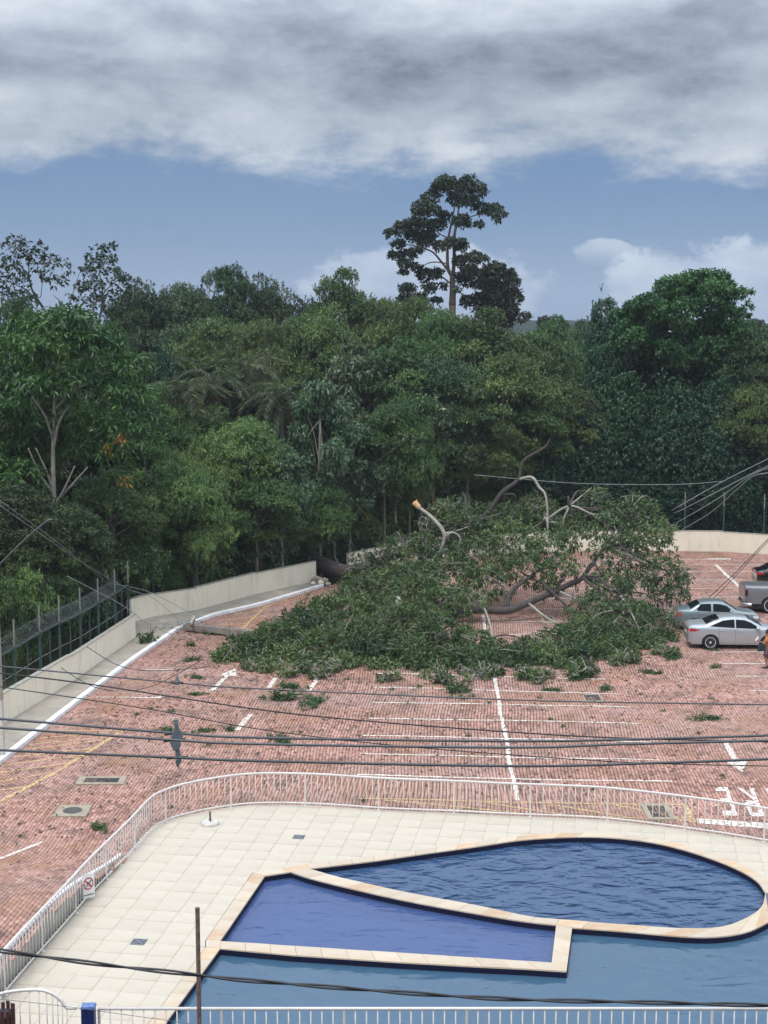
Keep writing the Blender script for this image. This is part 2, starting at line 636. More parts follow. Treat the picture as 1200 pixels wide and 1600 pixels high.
def clump_points(cen, rad, flat, n, rng, under=.35):
    """points on a lumpy shell round each clump centre, mostly its upper side"""
    k = len(cen)
    d = unit(rng.normal(0, 1, (k, n, 3)))
    low = d[..., 2] < 0
    d[..., 2] = np.where(low & (rng.uniform(0, 1, (k, n)) > under), -d[..., 2], d[..., 2])
    r = rad[:, None, None] * rng.uniform(.55, 1.08, (k, n, 1))
    P = cen[:, None, :] + d * r * np.array([1, 1, flat])
    return P.reshape(-1, 3), d.reshape(-1, 3)


def branch_mb(mb, base, ends, r0, r1, rng, sag=.25, n=5):
    for e in ends:
        b = np.array(base) if np.ndim(base) == 1 else np.array(base[rng.integers(len(base))])
        e = np.array(e)
        mid = b + (e - b) * .45 + np.array([rng.normal(0, .12), rng.normal(0, .12), sag * np.linalg.norm(e - b) * .4])
        mb.tube(catmull([b, mid, e], 4), list(np.linspace(r0, r1, 9)), n)


def tree_kind(seed, h, R, base, nclump, crad, flat, sprays, m, Ln, Wd, droop, spread, leafm, barkm, trunk_r, top=1.0, shape=1.0, tone=0.0, under=.35, skirt=0.0, lean=0.0):
    """crown and trunk meshes: h height, R crown radius, base lowest crown height"""
    rng = np.random.default_rng(seed)
    cz = (h + base) / 2
    hz = (h - base) / 2
    u = unit(rng.normal(0, 1, (nclump, 3)))
    rr = rng.uniform(.35, 1.0, (nclump, 1)) ** .5
    u[:, 2] = np.where(rng.uniform(0, 1, nclump) < .25 * top, np.abs(u[:, 2]), u[:, 2])
    cen = u * rr
    z01 = (cen[:, 2] + 1) / 2
    prof = np.clip(1.15 - .5 * shape * np.abs(z01 - .45) * 2, .3, 1.2)
    cen = np.stack([cen[:, 0] * R * .82 * prof, cen[:, 1] * R * .82 * prof, cz + cen[:, 2] * hz * .86], 1)
    rad = crad * rng.uniform(.65, 1.3, nclump)
    P, D = clump_points(cen, rad, flat, sprays, rng, under)
    ctone = np.repeat(rng.normal(.42, .17, nclump), sprays)
    hgt = (P[:, 2] - base) / max(.1, h - base)
    tint = ctone + tone
    V, T = leaf_arrays(P, D, m, Ln, Wd, droop, spread, rng, tint)
    crown = leaf_mesh('crown', [(V, T)], leafm)
    tb = MB()
    fork = [lean * h * .35 + rng.normal(0, .15), rng.normal(0, .15), base + (h - base) * .28]
    topp = [rng.normal(0, .4), rng.normal(0, .4), h * .86]
    tb.tube(catmull([(0, 0, -.3), (fork[0] * .5, fork[1] * .5, fork[2] * .55), tuple(fork), tuple(topp)], 5),
            list(np.linspace(trunk_r, trunk_r * .25, 16)), 8)
    sel = rng.choice(nclump, min(nclump, 22), replace=False)
    starts = [np.array(fork) * (1 - t) + np.array(topp) * t for t in (-.25, 0, .25, .5, .75)]
    branch_mb(tb, starts, cen[sel], trunk_r * .4, trunk_r * .08, rng)
    trunk = tb.mesh('trunk', barkm, smooth=True)
    return dict(crown=crown, trunk=trunk, h=h, R=R)


K = {}
for i in range(3):
    K['broad%d' % i] = tree_kind(10 + i, 17, 5.8, 6.5, 58, 1.6, .55, 100, 8, .27, .12, .25, .8, L['broad'], M['bark'], .26)
for i in range(2):
    K['rosette%d' % i] = tree_kind(20 + i, 15, 5.2, 4.2, 56, 1.25, .6, 64, 11, .36, .10, .55, .85, L['rosette'], M['bark'], .20, tone=.05)
for i in range(2):
    K['sparse%d' % i] = tree_kind(30 + i, 18, 4.4, 7.5, 48, 1.0, .7, 24, 7, .28, .15, .2, .8, L['sparse'], M['bark_dark'], .26)
for i in range(3):
    K['dark%d' % i] = tree_kind(40 + i, 17, 5.2, 6.5, 54, 1.45, .6, 92, 8, .26, .12, .2, .85, L['dark'], M['bark_dark'], .24)
for i in range(2):
    K['pale%d' % i] = tree_kind(50 + i, 13, 3.8, 3.2, 46, 1.05, .55, 36, 8, .44, .18, .45, .8, L['pale'], M['bark_pale'], .15)
for i in range(2):
    K['fine%d' % i] = tree_kind(60 + i, 9, 4.2, 1.6, 50, 1.15, .5, 100, 10, .20, .065, .35, .7, L['fine'], M['bark'], .13, tone=.05)
for i in range(3):
    K['shrub%d' % i] = tree_kind(70 + i, 5, 2.6, .1, 38, .85, .75, 70, 8, .25, .11, .3, .8, L[('broad', 'fine', 'pale')[i]], M['bark'], .08)
for i in range(2):
    K['curtain%d' % i] = tree_kind(80 + i, 12, 3.6, .1, 72, 1.25, 1.5, 80, 8, .24, .14, .75, .6, L['curtain'], M['bark_dark'], .2, under=.8)
K['far0'] = tree_kind(90, 16, 6, 1.5, 40, 1.9, .7, 34, 6, .6, .34, .2, .8, L['sparse'], M['bark_dark'], .25)


def plant(kind, px, top, Y, wpx, label, name='forest_tree', cat='tree', group='trees of the wood behind the car park', rz=None, ground=0.0, minz=None):
    k = K[kind]
    x, y, ztop = A(px, top, Y)
    R = max(.8, wpx / 2 * Y / F)
    o = thing(name, label, cat, (x, y, ground), random.uniform(0, 6.28) if rz is None else rz, group)
    o.scale = (R / k['R'], R / k['R'], max(1.0, (ztop - ground) * 1.04) / k['h'])
    link('trunk', k['trunk'], o)
    link('crown', k['crown'], o)
    return o


# ================================================================== THE GROUND
def smoothstep(t):
    t = min(1.0, max(0.0, t))
    return t * t * (3 - 2 * t)


def ramp(x, y):
    """the car park climbs in a ramp beside the near left end of the railing"""
    if x > -6.5: return 0.0
    return .74 * smoothstep((41.6 - y) / 6.5)


KERB = [(-14.6, 40), (-14.1, 45)] + [p[:2] for p in Gs([(0, 1192), (127, 1093), (207, 1033), (277, 985), (333, 963), (404, 947), (504, 917)])]
WALL_A = [p[:2] for p in [(-16.0, 45, 0)] + Gs([(5, 1137), (113, 1070), (212, 1000)])]          # near length of the wall
WALL_B = [p[:2] for p in Gs([(205, 977), (242, 967), (308, 957), (400, 932), (494, 911)])]       # up to the broken gap
WALL_C = [p[:2] for p in Gs([(545, 898), (604, 884), (700, 869), (830, 863), (930, 860), (1039, 860), (1130, 861), (1200, 866)])] + [(31, 94.5)]
RAIL = [(-8.9, 29.6)] + [p[:2] for p in Gs([(30, 1533), (100, 1453), (143, 1403), (203, 1340), (236, 1303), (258, 1290), (283, 1281), (333, 1270), (400, 1262), (493, 1263), (600, 1270), (720, 1275), (800, 1279), (880, 1282), (960, 1287), (1080, 1302), (1200, 1321)])] + [(13.2, 40.4), (14.8, 38.6)]
RAIL = [tuple(p[:2]) for p in catmull([(x, y, 0) for x, y in RAIL], 4)]
LOT = [(-14.4, 30)] + KERB[1:] + [(-2.6, 85.4), (-1.2, 88.6)] + WALL_C + [(31, 40), (14.9, 38.4)] + RAIL[::-1] + [(-8.9, 29.6)]


def in_poly(X, Y, poly):
    ins = np.zeros(X.shape, bool)
    n = len(poly)
    j = n - 1
    for i in range(n):
        xi, yi = poly[i]; xj, yj = poly[j]
        c = ((yi > Y) != (yj > Y)) & (X < (xj - xi) * (Y - yi) / (yj - yi + 1e-12) + xi)
        ins ^= c
        j = i
    return ins


def wave(X, Y):
    """gentle unevenness of the laid blocks"""
    return .012 * np.sin(X * .55 + Y * .31) + .010 * np.sin(X * .23 - Y * .6 + 1.3) + .006 * np.sin(X * 1.3 + .7 * Y)


def lot_z(x, y):
    return ramp(x, y) + float(wave(np.array(x), np.array(y)))


def build_lot():
    rng = np.random.default_rng(3)
    # bed of sand and moss between the blocks
    b = MB()
    xs = np.arange(-15, 31.2, .6)
    ys = np.arange(29, 99, .6)
    XX, YY = np.meshgrid(xs, ys)
    INS = in_poly(XX, YY, LOT)
    vs = [(x, y, lot_z(x, y) - .022) for y in ys for x in xs]
    nx = len(xs)
    fs = []
    for i in range(len(ys) - 1):
        for k in range(nx - 1):
            if INS[i:i + 2, k:k + 2].all(): fs.append((i * nx + k, i * nx + k + 1, (i + 1) * nx + k + 1, (i + 1) * nx + k))
    b.add(vs, fs)
    lot = tag(b.build('parking_lot', M['bed']), 'red block paved car park with painted bays', kind='structure')
    # the blocks themselves
    a = math.radians(-3.0)
    PW, PL = .118, .236
    ca, sa = math.cos(a), math.sin(a)
    nu, nv = int(52 / PW), int(78 / PL)
    U, V = np.meshgrid(np.arange(nu), np.arange(nv), indexing='ij')
    V = V + .5 * (U % 2)
    u = (U * PW - 20).ravel()
    v = (V * PL + 26).ravel()
    u = u + .05 * np.sin(v * .45 + u * .2) + .03 * np.sin(v * 1.1 + u * .5)
    v = v + .06 * np.sin(u * .5 + 1) + .03 * np.sin(u * 1.7 + v * .3)
    X = u * ca - v * sa
    Y = u * sa + v * ca
    keep = in_poly(X, Y, LOT) & (X > -15) & (X < 30.5) & (np.abs(X) < .285 * Y + 1.5)
    X, Y = X[keep], Y[keep]
    n = len(X)
    hx, hy = PW / 2 - .0115, PL / 2 - .0130
    rr = np.array([ramp(x, y) for x, y in zip(X, Y)])
    Z = rr + wave(X, Y) + rng.normal(0, .0022, n)
    tx, ty = rng.normal(0, .018, n), rng.normal(0, .012, n)
    C = np.array([(-hx, -hy), (hx, -hy), (hx, hy), (-hx, hy)])
    rot = rng.normal(0, .012, n) + a
    c_, s_ = np.cos(rot), np.sin(rot)
    cx = C[None, :, 0] * c_[:, None] - C[None, :, 1] * s_[:, None]
    cy = C[None, :, 0] * s_[:, None] + C[None, :, 1] * c_[:, None]
    top = np.stack([X[:, None] + cx, Y[:, None] + cy, Z[:, None] + cx * tx[:, None] + cy * ty[:, None]], 2)
    low = top.copy()
    low[..., :2] += (low[..., :2] - np.stack([X, Y], 1)[:, None, :]) * .06
    low[..., 2] -= .03
    near = Y < 66
    tone = np.clip(rng.normal(.5, .19, n), 0, 1)
    for nm, sel in (('near', near), ('far', ~near)):
        T, Lw, tn = top[sel], low[sel], tone[sel]
        k = len(T)
        if nm == 'near':
            Vt = np.concatenate([T, Lw], 1).reshape(-1, 3)
            q = np.array([[0, 1, 2, 3], [4, 5, 1, 0], [5, 6, 2, 1], [6, 7, 3, 2], [7, 4, 0, 3]])
            st = 8
        else:
            Vt = T.reshape(-1, 3)
            q = np.array([[0, 1, 2, 3]])
            st = 4
        idx = (np.arange(k)[:, None, None] * st + q[None]).reshape(-1).astype(np.int32)
        me = bpy.data.meshes.new('paving_blocks')
        me.vertices.add(len(Vt))
        me.vertices.foreach_set('co', Vt.astype(np.float32).ravel())
        me.loops.add(len(idx))
        me.loops.foreach_set('vertex_index', idx)
        me.polygons.add(len(idx) // 4)
        me.polygons.foreach_set('loop_start', np.arange(0, len(idx), 4, dtype=np.int32))
        at = me.attributes.new('tint', 'FLOAT', 'POINT')
        at.data.foreach_set('value', np.repeat(tn, st).astype(np.float32))
        me.materials.append(M['paver'])
        me.update(calc_edges=True)
        tag(link('paving_blocks', me, lot), kind='stuff')
    return lot


def paver_mat():
    m = bpy.data.materials.new('red_paving_block')
    m.use_nodes = True
    nt = m.node_tree
    p = nt.nodes['Principled BSDF']
    p.inputs['Roughness'].default_value = .85
    p.inputs['Specular IOR Level'].default_value = .3
    at = nt.nodes.new('ShaderNodeAttribute')
    at.attribute_name = 'tint'
    rp = nt.nodes.new('ShaderNodeValToRGB')
    e = rp.color_ramp.elements
    e[0].color = (.17, .088, .070, 1)
    e[1].color = (.60, .365, .30, 1)
    k = e.new(.5)
    k.color = (.455, .25, .20, 1)
    nt.links.new(at.outputs['Fac'], rp.inputs[0])
    g = nt.nodes.new('ShaderNodeNewGeometry')
    cur = rp.outputs[0]
    for sc, col, lo, hi, amt, det in ((.16, (.41, .28, .24), .42, .62, .5, 3), (.75, (.13, .085, .068), .49, .68, .72, 6), (.33, (.36, .19, .115), .50, .64, .6, 4), (3.0, (.13, .09, .075), .58, .72, .5, 3)):
        nz = nt.nodes.new('ShaderNodeTexNoise')
        nz.inputs['Scale'].default_value = sc
        nz.inputs['Detail'].default_value = det
        nz.inputs['Roughness'].default_value = .65
        nt.links.new(g.outputs['Position'], nz.inputs['Vector'])
        mr = nt.nodes.new('ShaderNodeMapRange')
        mr.inputs['From Min'].default_value = lo
        mr.inputs['From Max'].default_value = hi
        mr.inputs['To Max'].default_value = amt
        nt.links.new(nz.outputs['Fac'], mr.inputs['Value'])
        mx = nt.nodes.new('ShaderNodeMix')
        mx.data_type = 'RGBA'
        nt.links.new(mr.outputs[0], mx.inputs[0])
        nt.links.new(cur, mx.inputs[6])
        mx.inputs[7].default_value = col + (1,)
        cur = mx.outputs[2]
    nt.links.new(cur, p.inputs['Base Color'])
    return m


M['paver'] = paver_mat()
LOT_OBJ = build_lot()

# ------------------------------------------------------------------ painted markings: parts of the car park
MARK_Z = .013


def marking(name, quad_pts, paint, label=None):
    """a closed outline on the ground, cut fine so that it follows the blocks"""
    b = MB()
    b.add([(x, y, lot_z(x, y) + MARK_Z) for x, y in quad_pts], [tuple(range(len(quad_pts)))])
    o = b.build(name, M[paint], LOT_OBJ)
    if label: o['label'] = label
    return o


def line(p, q, w, paint='white_paint', name='bay_line', rng=random):
    p, q = Vector(p[:2]), Vector(q[:2])
    d = (q - p)
    n = max(2, int(d.length / .24))
    d.normalize()
    s = Vector((-d.y, d.x))
    l, r = [], []
    for i in range(n + 1):
        c = p.lerp(q, i / n)
        wob = .02 * math.sin(i * .23 + p.x)
        for lst, sg in ((l, 1), (r, -1)):
            k = c + s * (sg * (w / 2 + rng.uniform(-.018, .018)) + wob)
            lst.append((k.x, k.y, lot_z(k.x, k.y) + MARK_Z))
    b = MB()
    b.grid([r, l])
    return b.build(name, M[paint], LOT_OBJ)


def pline(a, b, w=.10, paint='white_paint', name='bay_line'):
    return line(G(*a), G(*b), w, paint, name)


for a, b in [((583, 1074), (966, 1084)), ((583, 1097), (985, 1105)), ((577, 1122), (1002, 1131)), ((567, 1149), (1018, 1160)),
             ((564, 1178), (1032, 1188)), ((558, 1211), (1050, 1222)), ((590, 1053), (945, 1061)),
             ((1114, 1019), (1230, 1018)), ((1129, 1037), (1230, 1036)), ((1150, 1057), (1240, 1056)), ((1170, 1080), (1240, 1079)), ((1188, 1103), (1250, 1103)),
             ((900, 875), (1142, 874)), ((890, 883), (1230, 882)), ((880, 894), (1175, 893)), ((870, 907), (1160, 906)), ((860, 920), (1160, 919)), ((850, 935), (1160, 933)),
             ((800, 952), (1060, 951)), ((790, 972), (1055, 970)), ((780, 992), (900, 990)),
             ((150, 1090), (252, 1091)), ((228, 1047), (318, 1047))]:
    pline(a, b, .11)
line((4.28, 45.9), (4.74, 61.9), .14)
line((4.74, 61.9), (5.15, 76), .14)
pline((1118, 883), (1160, 921), .20)
pline((0, 1345), (66, 1316), .13)
pline((-60, 1372), (0, 1345), .13)
for a, b, w in [((421, 1075), (431, 1059), .20), ((482, 1080), (497, 1058), .20), ((371, 1141), (392, 1117), .20), ((243, 1091), (256, 1088), .22)]:
    pline(a, b, w, name='lane_dash')
pline((330, 1081), (356, 1056), .20, name='arrow_shaft')
marking('arrow_head', [G(*p)[:2] for p in [(342, 1055.5), (369, 1056.5), (367.5, 1044)]], 'white_paint', 'white painted arrow head pointing to the fallen tree')
pline((1132, 1157), (1149, 1190), .20, name='arrow_shaft')
marking('arrow_head', [G(*p)[:2] for p in [(1136, 1191), (1160, 1207), (1168, 1188.5)]], 'white_paint', 'white painted arrow head pointing to the pool')
pline((1105, 873.5), (1142, 873.5), .45, name='arrow_shaft')
marking('stop_bar', [G(*p)[:2] for p in [(1090, 1287), (1240, 1299), (1240, 1290), (1088, 1279.5)]], 'white_paint')


def letter(name, quad, strokes):
    """strokes in a unit cell (u right, v down, as seen) laid on the ground cell given by its corners"""
    q = [Vector(G(*p)[:2]) for p in quad]
    b = MB()
    for poly in strokes:
        pts = []
        for u, v in poly:
            c = q[0].lerp(q[1], u).lerp(q[3].lerp(q[2], u), v)
            pts.append((c.x, c.y, lot_z(c.x, c.y) + MARK_Z))
        b.add(pts, [tuple(range(len(pts)))])
    return b.build(name, M['white_paint'], LOT_OBJ)


R_ = lambda u0, v0, u1, v1: [(u0, v1), (u1, v1), (u1, v0), (u0, v0)]
letter('painted_letter', [(1117, 1231), (1137, 1231), (1152.5, 1276), (1130, 1276)], [R_(0, 0, .72, .15), R_(.72, 0, 1, 1), R_(.12, .42, .72, .58), R_(0, .84, .72, 1)])
letter('painted_letter', [(1153, 1232), (1177, 1232), (1195, 1277.5), (1172, 1277)], [R_(.72, 0, 1, 1), R_(.10, .46, .72, .58), R_(.10, .88, .72, 1), R_(.02, .50, .26, .96), [(.72, .46), (.72, .33), (.22, 0), (-.08, 0)]])
letter('painted_letter', [(1195, 1233), (1219, 1233), (1238, 1278), (1214, 1278)], [[(0, 0), (.25, 0), (.6, 1), (.38, 1)][::-1], [(.75, 0), (1, 0), (.62, 1), (.40, 1)][::-1], R_(.2, .3, .75, .45)])

# yellow hatching by the railing, on the left and by the fallen pole
for a, b, w in [((560, 1248), (1072, 1259), .09), ((600, 1251), (810, 1270), .09), ((760, 1254), (885, 1274), .09), ((860, 1257), (985, 1279), .09), ((960, 1258), (1075, 1281), .09), ((700, 1266), (1080, 1283), .08),
                ((1070, 1259), (1084, 1286), .17),
                ((190, 1142), (88, 1207), .15), ((88, 1207), (0, 1254), .15), ((75, 1141), (190, 1142), .09), ((62, 1154), (150, 1145), .09), ((45, 1164), (165, 1151), .09), ((38, 1172), (172, 1155), .09),
                ((20, 1184), (150, 1169), .09), ((0, 1197), (132, 1180), .09), ((0, 1208), (110, 1194), .09), ((0, 1222), (80, 1209), .09), ((0, 1236), (52, 1229), .09),
                ((377, 984), (414, 949), .13), ((414, 949), (450, 937), .12), ((345, 968), (398, 964), .09), ((335, 976), (388, 974), .09), ((365, 960), (408, 955), .09), ((310, 990), (372, 988), .09)]:
    pline(a, b, w * 1.1, 'yellow_paint', 'hatch_line')


# ------------------------------------------------------------------ kerb, pavement, boundary wall
def offset_line(P, d):
    out = []
    for i in range(len(P)):
        a = Vector(P[max(i - 1, 0)][:2]); b = Vector(P[min(i + 1, len(P) - 1)][:2])
        t = (b - a).normalized()
        out.append((P[i][0] - t.y * d, P[i][1] + t.x * d))
    return out


pv = MB()
walk = KERB + [(-3.6, 85.6), (-3.98, 85.49)] + WALL_B[::-1] + [(-12.7, 73.3), (-12.3, 69.9)] + WALL_A[::-1]
pv.prism(walk[::-1], -.04, .14)
tag(pv.build('pavement', M['concrete']), 'grey concrete pavement between white kerb and cream wall', kind='structure')
kb = tag(bpy.data.objects.new('kerb', None), 'white painted kerb along the left of the car park', kind='structure')
COL.objects.link(kb)
KP = sample_n([(x, y, 0) for x, y in KERB], 46)
for a, b in zip(KP, KP[1:]):
    d = (b - a)
    mid = (a + b) / 2
    s = MB()
    s.box((0, 0, .075), (d.length - .012, .23, .19))
    o = link('kerb_stone', s.mesh('kerb_stone', M['kerb']), kb, (mid.x, mid.y, 0))
    o.rotation_euler = (0, 0, math.atan2(d.y, d.x))
    bv = o.modifiers.new('bevel', 'BEVEL'); bv.width = .03; bv.segments = 2


def wall_run(w, P, h, drop=None, thick=.18):
    for i in range(len(P) - 1):
        a, b = Vector(P[i]), Vector(P[i + 1])
        d = b - a
        n = max(1, int(d.length / 7.0))
        for k in range(n):
            p, q = a.lerp(b, k / n), a.lerp(b, (k + 1) / n)
            e = (q - p)
            ang = math.atan2(e.y, e.x)
            nrm = Vector((-e.y, e.x)).normalized() * thick / 2
            mid = (p + q) / 2 + nrm
            hh = h + (drop[i] if drop else 0) + .05 * ((k + i) % 2)
            s = MB()
            s.box((mid.x, mid.y, hh / 2 - .05), (e.length - .004, thick, hh + .1), ang)
            s.build('wall_section', M['cream_wall'], w)
            c = MB()
            c.box((mid.x, mid.y, hh + .022), (e.length - .01, thick + .03, .04), ang)
            c.build('wall_cap', M['wall_edge'], w)


w = thing('boundary_wall', 'low cream rendered wall along the left pavement, nearest the viewer', 'wall', (0, 0, 0))
wall_run(w, WALL_A, 1.22)
w = thing('boundary_wall', 'low cream wall bending from the razor wire corner to the fallen trunk', 'wall', (0, 0, 0))
wall_run(w, [(-12.2, 70.2)] + WALL_B, 1.28)
w = thing('boundary_wall', 'long low cream wall closing the far end of the car park', 'wall', (0, 0, 0))
wall_run(w, WALL_C, 1.26)

# rubble where the trunk broke through the wall
rng_ = random.Random(5)
for i, (px, py, s) in enumerate([(494, 914, .34), (501, 917, .22), (507, 914, .26), (489, 917, .16), (512, 919, .18)]):
    x, y, _ = G(px, py)
    bm = bmesh.new()
    bmesh.ops.create_icosphere(bm, subdivisions=1, radius=s)
    for v in bm.verts: v.co = Vector((v.co.x * rng_.uniform(.7, 1.3), v.co.y * rng_.uniform(.6, 1.1), v.co.z * rng_.uniform(.5, .9)))
    me = bpy.data.meshes.new('wall_rubble'); bm.to_mesh(me); bm.free()
    me.materials.append(M['cream_wall'] if i % 2 else M['concrete'])
    tag(link('wall_rubble', me, None, (x, y, .14 + s * .5)), 'broken lump of cream wall below the snapped trunk', 'rubble', 'rubble of the broken wall')


# ------------------------------------------------------------------ pool deck and pools
DZ = .06
top_R = [(483, 1358), (583, 1346), (667, 1334), (750, 1322.5), (806, 1314), (862, 1309.5), (919, 1308), (975, 1311), (1031, 1319), (1087, 1334), (1144, 1355), (1181, 1376), (1196, 1396)]
low_R = [(1196, 1396), (1189, 1419), (1162, 1437), (1125, 1449), (1069, 1451), (975, 1445), (874, 1437), (825, 1432), (750, 1416), (642, 1396), (542, 1374), (483, 1358)]
W2 = lambda l: [Vector((*G(x, y, DZ)[:2], 0)) for x, y in l]
topR = catmull(W2(top_R), 4)
lowR = catmull(W2(low_R), 4)
PR = topR + lowR[1:-1]
K_top = W2([(414, 1369), (454, 1363)])
K_div = catmull(W2([(454, 1363), (500, 1377), (625, 1406), (750, 1429), (817, 1440), (869, 1446)]), 4)
PK = W2([(344, 1471), (414, 1369)]) + K_div + W2([(862, 1505), (750, 1497.5), (550, 1484.5)])
M_up = W2([(344, 1482.5), (458, 1493), (625, 1504), (750, 1511), (825, 1514.5), (885, 1518.5)])
M_side = W2([(885, 1518.5), (894, 1450)])
M_arc = catmull(W2([(894, 1450), (975, 1456), (1069, 1464), (1125, 1464), (1170, 1456), (1203, 1440)]), 4)
M_right = [Vector((10.75, 37.0, 0)), Vector((11.1, 38.3, 0)), Vector((12.6, 36.8, 0)), Vector((13.6, 34.5, 0)), Vector((13.8, 30.15, 0))]
M_left = W2([(344, 1482.5), (267, 1588)])
ml = (M_left[1] - M_left[0]).normalized()
M_nearL = M_left[0] + ml * ((M_left[0].y - 30.15) / -ml.y)
PM = [M_nearL] + M_up + M_side[1:] + M_arc[1:] + M_right


def tile_mat(name, col, grout, scale, var):
    m = bpy.data.materials.new(name)
    m.use_nodes = True
    nt = m.node_tree
    p = nt.nodes['Principled BSDF']
    p.inputs['Roughness'].default_value = .35
    g = nt.nodes.new('ShaderNodeNewGeometry')
    br = nt.nodes.new('ShaderNodeTexBrick')
    br.offset = 0
    br.inputs['Scale'].default_value = scale
    br.inputs['Brick Width'].default_value = .3
    br.inputs['Row Height'].default_value = .3
    br.inputs['Mortar Size'].default_value = .012
    br.inputs['Color1'].default_value = tuple(col) + (1,)
    br.inputs['Color2'].default_value = tuple(var) + (1,)
    br.inputs['Mortar'].default_value = tuple(grout) + (1,)
    nt.links.new(g.outputs['Position'], br.inputs['Vector'])
    nt.links.new(br.outputs[0], p.inputs['Base Color'])
    return m


def water_mat(name, tintc, wscale, wstr, rough=.03, stretch=(1, 1.6), body=(.1, .15, .25), cloudy=.6, ior=1.38, dist=.12):
    m = bpy.data.materials.new(name)
    m.use_nodes = True
    nt = m.node_tree
    nt.nodes.clear()
    out = nt.nodes.new('ShaderNodeOutputMaterial')
    g = nt.nodes.new('ShaderNodeNewGeometry')
    mp = nt.nodes.new('ShaderNodeMapping')
    mp.inputs['Scale'].default_value = (stretch[0], stretch[1], 1)
    mp.inputs['Rotation'].default_value = (0, 0, .3)
    nt.links.new(g.outputs['Position'], mp.inputs[0])
    n1 = nt.nodes.new('ShaderNodeTexNoise')
    n1.inputs['Scale'].default_value = wscale
    n1.inputs['Detail'].default_value = 3
    n1.inputs['Roughness'].default_value = .45
    n1.inputs['Distortion'].default_value = .7
    nt.links.new(mp.outputs[0], n1.inputs['Vector'])
    bp = nt.nodes.new('ShaderNodeBump')
    bp.inputs['Strength'].default_value = wstr
    bp.inputs['Distance'].default_value = dist
    n2 = nt.nodes.new('ShaderNodeTexNoise')
    n2.inputs['Scale'].default_value = wscale * .42
    n2.inputs['Detail'].default_value = 2
    n2.inputs['Distortion'].default_value = 1.2
    nt.links.new(mp.outputs[0], n2.inputs['Vector'])
    ad = nt.nodes.new('ShaderNodeMath')
    ad.operation = 'MULTIPLY_ADD'
    nt.links.new(n2.outputs['Fac'], ad.inputs[0])
    ad.inputs[1].default_value = 2.2
    nt.links.new(n1.outputs['Fac'], ad.inputs[2])
    nt.links.new(ad.outputs[0], bp.inputs['Height'])
    fr = nt.nodes.new('ShaderNodeFresnel')
    fr.inputs['IOR'].default_value = ior
    nt.links.new(bp.outputs[0], fr.inputs['Normal'])
    gl = nt.nodes.new('ShaderNodeBsdfGlossy')
    gl.inputs['Roughness'].default_value = rough
    nt.links.new(bp.outputs[0], gl.inputs['Normal'])
    tr = nt.nodes.new('ShaderNodeBsdfTransparent')
    tr.inputs['Color'].default_value = tuple(tintc) + (1,)
    df = nt.nodes.new('ShaderNodeBsdfDiffuse')
    df.inputs['Color'].default_value = tuple(body) + (1,)
    mb = nt.nodes.new('ShaderNodeMixShader')
    mb.inputs[0].default_value = cloudy
    nt.links.new(tr.outputs[0], mb.inputs[1])
    nt.links.new(df.outputs[0], mb.inputs[2])
    ms = nt.nodes.new('ShaderNodeMixShader')
    nt.links.new(fr.outputs[0], ms.inputs[0])
    nt.links.new(mb.outputs[0], ms.inputs[1])
    nt.links.new(gl.outputs[0], ms.inputs[2])
    nt.links.new(ms.outputs[0], out.inputs[0])
    return m


M['tile_deep'] = tile_mat('pool_tile_deep', (.12, .20, .34), (.15, .23, .36), 1.0, (.13, .22, .37))
M['tile_violet'] = tile_mat('pool_tile_violet', (.115, .18, .37), (.15, .21, .40), 1.0, (.13, .20, .40))
M['tile_main'] = tile_mat('pool_tile_main', (.20, .33, .44), (.24, .36, .47), 1.0, (.22, .35, .47))
WATER = -.10


def pool(label, poly, depth, tile, wmat, wlabel):
    base = poly[0]
    t = thing('swimming_pool', label, 'pool', (0, 0, 0))
    b = MB()
    n = len(poly)
    vs = [(p.x, p.y, z) for z in (.036, WATER - .06) for p in poly]
    b.add(vs, [(i, (i + 1) % n, n + (i + 1) % n, n + i) for i in range(n)])
    b.build('mosaic_band', M['pool_edge'], t)
    b = MB()
    vs = [(p.x, p.y, z) for z in (WATER - .06, -depth) for p in poly]
    b.add(vs, [(i, (i + 1) % n, n + (i + 1) % n, n + i) for i in range(n)])
    b.build('basin_wall', M[tile], t)
    tris = tessellate_polygon([poly])
    b = MB()
    b.add([(p.x, p.y, -depth) for p in poly], [tuple(x) for x in tris])
    b.build('basin_floor', M[tile], t)
    b = MB()
    b.add([(p.x, p.y, WATER) for p in poly], [tuple(x) for x in tris])
    wo = tag(b.build('water', M[wmat]), wlabel, kind='structure')
    # face up
    me = wo.data
    if me.polygons[0].normal.z < 0: me.flip_normals()
    return t


M['water_round'] = water_mat('rippled_water', (.62, .72, .86), 1.7, 1.0, body=(.042, .090, .185), cloudy=.85, ior=1.55, dist=.075)
M['water_violet'] = water_mat('calm_violet_water', (.80, .84, .95), 2.6, .32, rough=.05, body=(.075, .125, .29), cloudy=.6, ior=1.4, dist=.05)
M['water_main'] = water_mat('calm_main_water', (.66, .78, .86), 1.2, .35, rough=.04, body=(.055, .120, .195), cloudy=.82, ior=1.55, dist=.07)
P_R = pool('rounded teardrop shaped swimming pool with rippled blue water', PR, 1.5, 'tile_deep', 'water_round', 'rippled dark blue water of the teardrop pool')
P_K = pool('shallow violet blue four sided wading pool between the other pools', PK, .5, 'tile_violet', 'water_violet', 'calm violet blue water of the wading pool')
P_M = pool('large grey blue pool nearest the viewer, cut by the frame', PM, 1.2, 'tile_main', 'water_main', 'calm grey blue water of the nearest pool')


